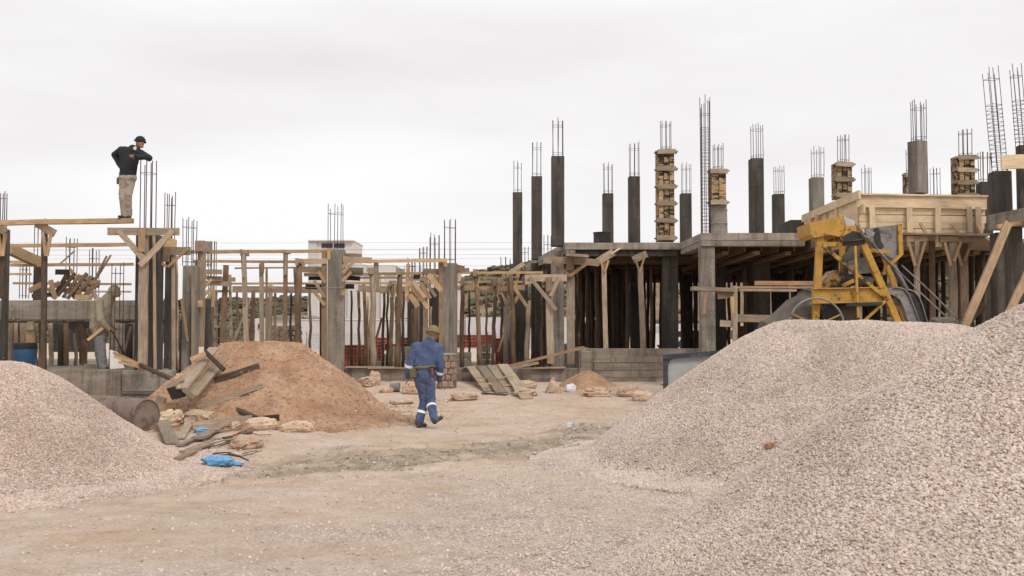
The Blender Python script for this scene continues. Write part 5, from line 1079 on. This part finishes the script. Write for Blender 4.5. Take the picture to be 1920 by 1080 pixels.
bpts = [Vector(j(796.5, 687, -.015)) + Vector((math.cos(a) * .197, math.sin(a) * .148, .012 * math.cos(a))) for a in np.linspace(0, 2 * math.pi, 33)]
Vb = [tuple(FO + p + Vector((0, 0, s * .026)) - Vector(FO)) for p in bpts for s in (-1, 1)]; Fb = [(2 * i, 2 * i + 2, 2 * i + 3, 2 * i + 1) for i in range(32)]
bpy.data.objects.remove(belt); belt = obj('belt', mesh('belt', Vb, Fb, BELT, True), T(FO), man); s_ = belt.modifiers.new('thick', 'SOLIDIFY'); s_.thickness = .012
pc_ = wp(j(775, 699, -.13)); bevbox('tool_pouch', pc_.x, pc_.y, pc_.z, .13, .09, .17, LEATH, man, R(18), .025, .006)
ha = wp(j(811, 690, -.165)); tube('hammer_handle', [wp(j(811, 688, -.17)), wp(j(811.5, 706, -.175))], .016, REDH, man, 7); bevbox('hammer_head', *wp(j(811, 687, -.17)), .1, .03, .03, SOOT, man, R(20), .006); bevbox('buckle', *wp(j(808, 688, -.165)), .03, .02, .05, GALV, man)
def lim(a, b, t): return Vector(JW[a]).lerp(Vector(JW[b]), t)
for a, b, t, r_ in (('ell', 'wrl', -.02, .076), ('elr', 'wrr', .42, .07), ('kl', 'al', .55, .094), ('kr', 'ar', .32, .092)):
    p0 = lim(a, b, t - .07); p1 = lim(a, b, t + .07); ringband('reflective_band', p0, p1, r_, REFL, man, .045)
# man on the plank
k2 = m_px(20.8); PO = P(238, 411, 20.85)
def j2(px, py, y=0): return ((px - 238) * k2, y, (411 - py) * k2)
J2 = dict(head=j2(262, 267, -.05), neck=j2(254, 277, 0), c7=j2(246, 279, .02), sl=j2(224, 280, .02), sr=j2(257, 283, -.02), chest=j2(241, 296, 0), waist=j2(238, 322, 0), hl=j2(231, 334), hr=j2(244, 334), kl=j2(231, 370, -.06), al=j2(233, 402, 0), kr=j2(242, 370, -.06), ar=j2(240, 401, .04),
          el=j2(209, 287, .10), wl=j2(221, 308, .06), er=j2(283, 297, -.14), wr=j2(262, 296, -.26))
c2 = [('c7', 'chest', .11, .165, JACKET, .72), (j2(231, 285), j2(232, 320), .11, .10, JACKET, .85), (j2(251, 287), j2(246, 320), .10, .10, JACKET, .85), ('sl', 'sr', .085, .085, JACKET, .9), ('chest', 'waist', .165, .155, JACKET, .72), (j2(232, 325), j2(244, 325), .115, .115, JACKET, .9),
      ('sl', 'el', .082, .066, JACKET, 1), ('el', 'wl', .066, .05, JACKET, 1), ('sr', 'er', .082, .07, JACKET, 1), ('er', 'wr', .068, .052, JACKET, 1),
      (j2(232, 333), j2(244, 333), .125, .125, TROUS, .85), ('hl', 'kl', .10, .075, TROUS, 1), ('kl', 'al', .076, .07, TROUS, 1), ('hr', 'kr', .10, .075, TROUS, 1), ('kr', 'ar', .076, .07, TROUS, 1),
      ('c7', 'neck', .07, .06, JACKET, 1), (j2(253, 277, -.07), j2(255, 280, -.085), .026, .02, SHIRT, 1), ('neck', 'head', .056, .06, SKIN, 1), ('head', j2(262, 262, -.02), .088, .098, SKIN, 1), (j2(265, 270, -.09), j2(267, 274, -.10), .058, .042, SKIN, 1), (j2(269.5, 267, -.13), j2(271.5, 270, -.15), .012, .018, SKIN, 1), (j2(267.5, 275, -.13), j2(268.5, 275, -.13), .02, .02, SKIN, 1), (j2(256.5, 267, -.10), j2(256.8, 270, -.10), .016, .012, SKIN, 1),
      (j2(232, 405, 0), j2(232, 408, .02), .05, .042, BOOT, 1), (j2(231, 407.5, -.02), j2(229, 408, -.16), .042, .034, BOOT, 1), (j2(240.5, 404, .04), j2(241, 408, .05), .05, .042, BOOT, 1), (j2(241, 407.5, .02), j2(245, 408, -.12), .042, .034, BOOT, 1)]
c2 += hand(Vector(J2['wl']), (.5, -.1, -1), (.2, -1, 0)) + hand(Vector(J2['wr']), (-1, -.3, .05), (0, -.1, 1))
man2, _ = person('man in dark jacket and knit cap standing on the high plank, leaning on rebars', 238, 411, 20.85, J2, c2, world_origin=PO, seed=9, wr=.014)
capmesh('knit_cap', PO + Vector(j2(261.5, 262.5, -.02)), .108, CAPB, man2, (1, 1.08, .98), (R(10), R(14), 0), -.22)
for px, y in ((267.5, -.145), (270.3, -.115)): e = PO + Vector(j2(px, 266, y)); lathe('eye', [(-.005, .002), (-.004, .008), (.004, .008), (.005, .002)], HAIR, T(e) @ Matrix.Rotation(math.pi / 2, 4, 'Z'), man2, 8)
pz = PO + Vector(j2(219, 338, .02)); bevbox('tool_pouch', pz.x, pz.y, pz.z, .05, .09, .14, LEATH, man2, .3, .015)
# worker in khaki
k3 = m_px(21.5); KO = P(188, 693, 21.55)
def j3(px, py, y=0): return ((px - 188) * k3, y, (693 - py) * k3)
J3 = dict(head=j3(213, 548, -.02), neck=j3(203, 556, .02), sl=j3(188, 566, .16), sr=j3(190, 566, -.18), chest=j3(191, 575, 0), waist=j3(187, 620, .02), hl=j3(184, 634, .09), hr=j3(188, 634, -.10), kl=j3(183, 662, .09), al=j3(187, 688, .10), kr=j3(194, 662, -.12), ar=j3(198, 688, -.12), el=j3(196, 598, .22), wl=j3(212, 614, .10), er=j3(196, 600, -.26), wr=j3(208, 617, -.14))
c3 = [('neck', 'chest', .12, .185, KHAKI, 1), (j3(182, 572), j3(180, 612), .125, .15, KHAKI, 1.1), ('chest', 'waist', .19, .185, KHAKI, .95), ('sl', 'sr', .10, .10, KHAKI, 1), ('sl', 'el', .088, .07, KHAKI, 1), ('el', 'wl', .07, .056, KHAKI, 1), ('sr', 'er', .09, .075, KHAKI, 1), ('er', 'wr', .074, .056, KHAKI, 1),
      ('hl', 'hr', .135, .135, JEANS, 1), ('hl', 'kl', .125, .095, JEANS, 1), ('kl', 'al', .095, .082, JEANS, 1), ('hr', 'kr', .125, .095, JEANS, 1), ('kr', 'ar', .095, .082, JEANS, 1), ('neck', 'head', .085, .085, KHAKI, 1), ('head', j3(212, 543, 0), .10, .118, KHAKI, 1), (j3(218, 549, -.03), j3(219, 553, -.04), .068, .055, SKIN, 1), (j3(225, 550, -.05), j3(226, 552, -.055), .012, .016, SKIN, 1),
      (j3(188, 689, .10), j3(197, 691, .10), .05, .038, BOOT, 1), (j3(199, 689, -.12), j3(208, 691, -.13), .05, .038, BOOT, 1)]
c3 += hand(Vector(J3['wl']), (1, -.2, -.5), (0, 1, 0)) + hand(Vector(J3['wr']), (1, .1, -.6), (0, 1, 0))
man3, _ = person('stooping worker in khaki hooded jacket and grey trousers behind thin rebars', 188, 693, 21.55, J3, c3, world_origin=KO, seed=15, wr=.012)
capmesh('hood', KO + Vector(j3(211.5, 546, -.01)), .125, KHAKI, man3, (1.02, 1.05, 1.0), (0, R(25), 0), -.35, False)
tag(pb('tool_handle', 165, 638, 193, 615, 21.3, 5.5, .05, W_NEW, None), 'pale wooden tool handle at the hip of the stooping khaki worker', 'tool handle')
tag(tube('iron_bar', [P(208, 618, 21.36), P(219, 636, 21.3), P(232, 664, 21.2)], [.014, .018, .022], SOOT), 'dark iron bar held down by the stooping khaki worker', 'iron bar')

# ------------------------------------------------------------------ debris
def laid(p0, p1, wd, th, mat, label, lift=.02, name='plank', cat='plank', jit=.06, l0=None, l1=None):
    a = RAY(*p0, lift); b = RAY(*p1, lift)
    o = board(name, a, b, wd, th, mat, None, seg=1, jit=jit)
    return tag(o, label, cat)
def flat(p0, p1, wd, th, mat, label, lift=.02, name='plank', cat='plank', parent=None, roll=0):
    a = RAY(*p0, lift); b = RAY(*p1, lift); X = (b - a).normalized(); Wd = Vector((0, 0, 1)).cross(X).normalized(); D = X.cross(Wd); M = Matrix.Identity(4)
    for i, v in enumerate((X, Wd, D)): M[0][i], M[1][i], M[2][i] = v
    M.translation = (a + b) / 2; V, Fc = boxvf((b - a).length, wd, th, 1, .05); o = obj(name, mesh(name, V, Fc, mat), M @ Matrix.Rotation(roll, 4, 'X'), parent); return tag(o, label, cat) if label else o
# form panel on the sand
sp = root('formwork_panel', 'weathered two plank form panel with a cleat lying on the sand heap', 'formwork panel', P(370, 720, 17.9))
for (x0, y0, x1, y1, w_) in ((341, 729, 402, 652, 23), (358, 742, 419, 671, 23)): pb('plank', x0, y0, x1, y1, 17.55, w_, .03, W_OLD, sp, Y1=18.7)
pb('cleat', 384, 659, 420, 694, 18.25, 8, .05, W_DARK, sp, Y1=18.0); pb('cleat', 344, 730, 366, 746, 17.45, 8, .05, W_OLD, sp, Y1=17.4); pb('cleat', 358, 674, 386, 663, 18.2, 8, .06, W_NEW, sp); pb('side_board', 313, 727, 343, 709, 17.7, 8, .05, W_OLD, sp); pprism('side_board', [(312, 728), (330, 724), (343, 744), (322, 750)], 17.6, .3, W_BLACK, sp)
a = P(263, 684, 20.6); b = RAY(480, 784, .05); tag(pole('timber_pole', a, b, .045, .05, W_DARK, None, .012), 'long dark squared pole sloping from the foundation to the sand foot', 'timber pole')
for i, (x0, y0, x1, y1, d_) in enumerate(((213, 661, 262, 684, 'uppermost of the three pale sticks on the foundation corner'), (214, 668, 258, 682, 'middle of the three pale sticks on the foundation corner'), (223, 679, 272, 690, 'lowest and longest of the three pale sticks on the foundation corner'))): plank(x0, y0, x1, y1, 20.7 - .05 * i, 5, d_, W_NEW, .05)
tag(pprism('board_sheet', [(206, 656), (220, 660), (233, 690), (206, 692)], 21.05, .03, SHIRT), 'small white sheet propped behind the pale sticks', 'sheet')
laid((402, 714), (486, 686), .10, .07, W_DARK, 'dark weathered beam lying across the sand slope', .05); laid((371, 764), (494, 724), .09, .05, W_OLD, 'long pale narrow board half buried low on the sand slope', .03)
laid((360, 799), (472, 787), .13, .06, W_OLD, 'heavy grey board at the foot of the sand behind the cement bags', .06); laid((472, 787), (524, 783), .10, .05, W_DARK, 'dark end of a board poking from the sand foot', .05); laid((405, 708), (455, 700), .05, .04, W_MID, 'small stick beside the dark beam on the sand', .03)
# debris by the drum
laid((298, 775), (322, 832), .20, .03, W_OLD, 'wide pale board standing on end beside the rusty drum', .03); laid((337, 822), (362, 782), .14, .03, W_OLD, 'pale pointed board leaning right of the standing board', .03)
laid((296, 766), (333, 762), .12, .05, W_NEW, 'short fresh yellow board on top of the debris beside the drum', .12); laid((293, 752), (309, 756), .2, .04, W_OLD, 'small pale board end behind the yellow board', .1); laid((302, 790), (326, 766), .06, .04, W_DARK, 'dark stick crossing under the yellow board', .06)
laid((371, 822), (412, 802), .17, .04, W_OLD, 'short thick pale plank in the middle of the scattered debris', .06); flat((345, 848), (392, 832), .14, .03, W_OLD, 'split pale board at the front of the debris', .03); laid((392, 812), (440, 806), .05, .03, W_MID, 'thin lath beside the cement bag', .04)
flat((330, 862), (372, 842), .10, .03, W_MID, 'brown slat half under the gravel edge', .03); flat((335, 835), (380, 818), .08, .03, W_OLD, 'narrow grey slat among the debris', .04); flat((420, 822), (470, 812), .07, .03, W_DARK, 'dark lath in front of the cement bag', .04); flat((350, 792), (360, 770), .1, .03, W_OLD, 'grey board stub behind the pointed board', .08)
for i in range(26):
    x, y = random.uniform(355, 470), random.uniform(808, 856); L_ = random.uniform(18, 60); t = random.uniform(-.55, .15); p = RAY(x, y, .03); q = RAY(x + L_, y + L_ * t * .6, random.uniform(.02, .1))
    tag(tube('twig', [p, p.lerp(q, .5) + Vector((0, 0, random.uniform(-.01, .05))), q], [.009, .008, .005], TWIG if i % 3 else W_DARK, None, 5), 'thin dry stick in the litter of sticks between debris and cement bags', 'stick', 'dry sticks by the cement bags')
tag(tube('bent_branch', [RAY(398, 857, .03), RAY(430, 853, .05), RAY(450, 856, .06), RAY(466, 864, .02)], [.012, .014, .014, .008], W_DARK, None, 6), 'bent dark branch on the ground above the blue plastic sheet', 'branch')
# rusty drum lying
d0 = P(218, 773, 15.3); d1 = P(274, 778, 14.9); X = (d1 - d0).normalized(); 
Dm, _ = frame_of(d0, d1); Dm.translation = d0; Ld = (d1 - d0).length + .02
tag(lathe('steel_drum', [(-.3, .22), (-.3, .24), (-.28, .24), (Ld * .35, .235), (Ld * .36, .247), (Ld * .42, .247), (Ld * .43, .235), (Ld * .95, .235), (Ld * .96, .242), (Ld * .985, .242), (Ld, .23), (Ld, .222), (Ld * .975, .215), (Ld * .975, .12), (Ld * .975, .01)], RUST, Dm, None, 32), 'rusty grey steel drum lying on its side behind the gravel', 'drum')
# bags
def bag(px, py, lx, ly, lz, rot, label, kind='cement_bag', cat='cement bag', group=None, crump=.3, mat=None, tent=0, seed=None):
    p = RAY(px, py, 0); n1, n2 = 22, 12; V = []; Fc = []; sd_ = seed or random.randint(0, 9999)
    for i in range(n2 + 1):
        th = -math.pi / 2 + math.pi * i / n2
        for q in range(n1):
            ph = 2 * math.pi * q / n1; e = .55
            cx_, sx_ = math.cos(ph), math.sin(ph); ct, st = math.cos(th), math.sin(th); f = lambda v, e: math.copysign(abs(v) ** e, v)
            x = f(cx_, e) * f(ct, .7); y = f(sx_, e) * f(ct, .7); z = f(st, .8)
            nn = float(fbm(np.array(x * 2.3 + sd_), np.array(y * 2.3 + z * 3), 3, sd_ % 50)); ridge = abs(float(fbm(np.array(x * 4 + z * 2 + sd_), np.array(y * 4 - z * 3), 2, sd_ % 31)))
            k_ = 1 + crump * (nn * 1.3 - ridge * .8); 
            if tent: k2_ = 1 - tent * (z * .5 + .5); x *= max(.05, k2_); y *= max(.05, k2_)
            V.append((x * lx / 2 * k_, y * ly / 2 * k_, (z * .5 + .36) * lz * (1 + crump * nn * 1.2)))
    for i in range(n2):
        for q in range(n1): Fc.append((i * n1 + q, i * n1 + (q + 1) % n1, (i + 1) * n1 + (q + 1) % n1, (i + 1) * n1 + q))
    o = obj(kind, mesh(kind, V, Fc, mat or BAG), T(p) @ Matrix.Rotation(rot, 4, 'Z')); return tag(o, label, cat, group)
bag(489, 806, .56, .34, .24, .1, 'full paper cement bag with print at the sand foot'); bag(556, 810, .56, .30, .19, -.15, 'cement bag lying right of the printed bag, pointing to the walker'); bag(463, 840, .48, .3, .22, .25, 'cement bag lying alone in front of the two bags'); bag(372, 792, .55, .34, .22, -.3, 'torn cement bag behind the pointed board'); bag(440, 806, .2, .2, .14, .5, 'small crumpled paper scrap left of the printed cement bag', 'paper_scrap', 'paper scrap', crump=.6)
bag(320, 800, .45, .4, .3, .4, 'crushed cement bag behind the boards near the drum', crump=.5)
bag(870, 750, .55, .34, .16, .1, 'flattened torn cement bag in front of the grey board panel', crump=.6); bag(985, 742, .55, .36, .18, -.2, 'double folded cement bag right of the board panel', crump=.55); bag(985, 728, .5, .3, .2, .25, 'cement bag lying on top of the folded bag beside the board panel', crump=.4)
bag(1038, 737, .46, .3, .40, .1, 'pointed torn cement bag standing up with a red print', tent=.85, crump=.35); bag(1070, 735, .24, .22, .2, 0, 'small white plastic bag beside the standing torn bag', 'plastic_bag', 'plastic bag', mat=CLEARP, crump=.4)
bag(1120, 743, .62, .34, .2, -.12, 'flat cement bag in front of the small sand mound', crump=.5); bag(1178, 742, .46, .34, .26, .1, 'plump cement bag left of the gravel heap foot', crump=.45); bag(1205, 751, .5, .32, .22, -.2, 'cement bag partly buried by the gravel heap', crump=.4); bag(1250, 722, .3, .2, .12, 0, 'pale paper scrap beside the blue framed pane', 'paper_scrap', 'paper scrap', crump=.6)
bag(702, 722, .34, .3, .36, .3, 'open brown sack standing behind the sand heap toe', 'paper_sack', 'sack', tent=.25, crump=.4); bag(690, 724, .36, .3, .22, .8, 'creased sack with red print lying against the standing sack', 'paper_sack', 'sack', crump=.6); bag(770, 738, .42, .3, .26, 0, 'crumpled sack left of the walking man\'s hand', 'paper_sack', 'sack', crump=.5); bag(725, 735, .36, .25, .12, .2, 'flat dirty sack beside the grey bucket', 'paper_sack', 'sack', crump=.6); bag(752, 757, .5, .3, .07, .15, 'flat paper bag lying left of the walking man', 'paper_scrap', 'paper scrap', crump=.6)
bu = RAY(738, 734, 0); tag(lathe('bucket', [(0, .07), (.01, .085), (.2, .1), (.21, .108), (.22, .1), (.2, .09)], GALV, T(bu + Vector((-.08, 0, .09))) , None, 18), 'small grey bucket lying between the sacks', 'bucket')
tag(bag(408, 874, .36, .28, .13, -.05, 'x', 'plastic_sheet', 'plastic sheet', mat=BLUEP, crump=.55), 'crumpled bright blue plastic sheet on the ground by the gravel foot'); tag(bag(438, 873, .24, .14, .05, .2, 'x', 'plastic_sheet', 'plastic sheet', mat=BLUEP, crump=.6), 'small blue plastic shred right of the larger blue sheet'); tag(bag(380, 812, .26, .12, .09, .4, 'x', 'plastic_sheet', 'plastic sheet', mat=BLUEP, crump=.6), 'blue plastic strip among the boards of the debris')
# board panel on the ground
gp_ = root('formwork_panel', 'grey four board panel leaning on the low foundation wall', 'formwork panel', RAY(930, 740, 0))
for i in range(4):
    x0 = 876 + i * 19; x1 = x0 + 34 + i * 4; y1 = 733 + i * 3 + (6 if i == 3 else 0); a = P(x0 + 9, 688 - (1.5 * i), 24.2 - .02 * i); b = RAY(x1 + 9, y1, .02); board('plank', a, b, .292 - .01 * i, .03, W_OLD, gp_, seg=3, jit=.03, roll=0)
for x0, y0, x1, y1 in ((892, 709, 916, 708), (897, 720, 922, 719), (935, 708, 963, 705), (943, 723, 970, 721)): a = P(x0, y0, 22.9 if y0 < 715 else 22.4); b = P(x1, y1, 22.9 if y0 < 715 else 22.4); board('cleat', a, b, .035, .05, W_NEW, gp_)
flat((905, 737), (950, 741), .15, .03, W_DARK, 'dark wet board lying below the leaning grey panel', .02)
# blue-framed pane
vf = root('vehicle_window', 'dark blue framed pale vehicle window standing behind the gravel heap', 'window frame', P(1290, 720, 20))
pprism('pane', [(1252, 735), (1252, 682), (1254, 677), (1260, 673), (1345, 667), (1345, 735)], 20.03, .02, PANE, vf)
for x0, y0, x1, y1, w_ in ((1248, 740, 1248, 670, 9), (1244, 669.5, 1350, 661.5, 9)): pb('frame', x0, y0, x1, y1, 20 if x0 == 1248 else 19.97, w_, .06, NAVY, vf, seg=1, jit=0)
pprism('frame', [(1251, 674), (1262, 673), (1256, 676), (1252.5, 683), (1251, 690)], 20.0, .05, NAVY, vf)
bag(1762, 605, .5, .34, .2, .1, 'grey cement bag lying on the gravel crest right of the mixer', mat=CEMG, crump=.3) if False else None
cb_ = P(1756, 606, 15.2); ob = bag(800, 900, .4, .3, .17, 0, 'cement caked sack on the gravel crest right of the mixer skip', 'paper_sack', 'sack', mat=CEMG, crump=.35); ob.location = (cb_.x, 15.0, cb_.z - .06)
# bits on the ground and gravel
bf = RAY(1443, 842, .02); bevbox_o = bevbox('brick_fragment', bf.x, bf.y, bf.z + .01, .09, .07, .06, concrete('clay_fragment', (.3, .14, .08), (.42, .22, .14), (.5, .3, .2)), None, .5, .012, .012); tag(bevbox_o, 'orange brick fragment lying on the broad gravel heap', 'brick fragment')
for px, py, lb_ in ((1068, 801, 'white broken shard on the muddy track'), (1080, 801, 'cream broken shard just right of the white shard on the track')):
    p = RAY(px, py, 0); bevbox_o = bevbox('shard', p.x, p.y, p.z + .03, .09, .04, .09, SHIRT if px < 1075 else BEIGE, None, .4, .006, .02); tag(bevbox_o, lb_, 'shard')
for i in range(60):
    px, py = random.uniform(450, 1180), random.uniform(745, 900); p = RAY(px, py, 0)
    if float(pile_mid(p.x, p.y)) > float(gz(p.x, p.y)): continue
    s = random.uniform(.03, .085) * (1.4 if random.random() < .1 else 1); o = obj('rock', SM[i % 8], T(p + Vector((0, 0, s * .1))) @ Euler((random.random(), random.random(), random.random() * 6)).to_matrix().to_4x4() @ Matrix.Scale(s, 4)); tag(o, 'loose pale stone lying on the dirt around the muddy track', 'stone', 'loose stones on the dirt')
# dry shrub twigs in the wide bay
ds = root('dry_shrub', 'leafless dry shrub in front of the brown stone wall', 'shrub', P(520, 660, 37))
for i in range(40):
    x = random.uniform(495, 545); a = P(x, 665, 37); b = P(x + random.uniform(-22, 22), random.uniform(612, 640), 37 + random.uniform(-.5, .5)); tube('twig', [a, a.lerp(b, .5) + Vector((random.uniform(-.15, .15), 0, random.uniform(-.1, .1))), b], [.012, .009, .005], TWIG, ds, 4)
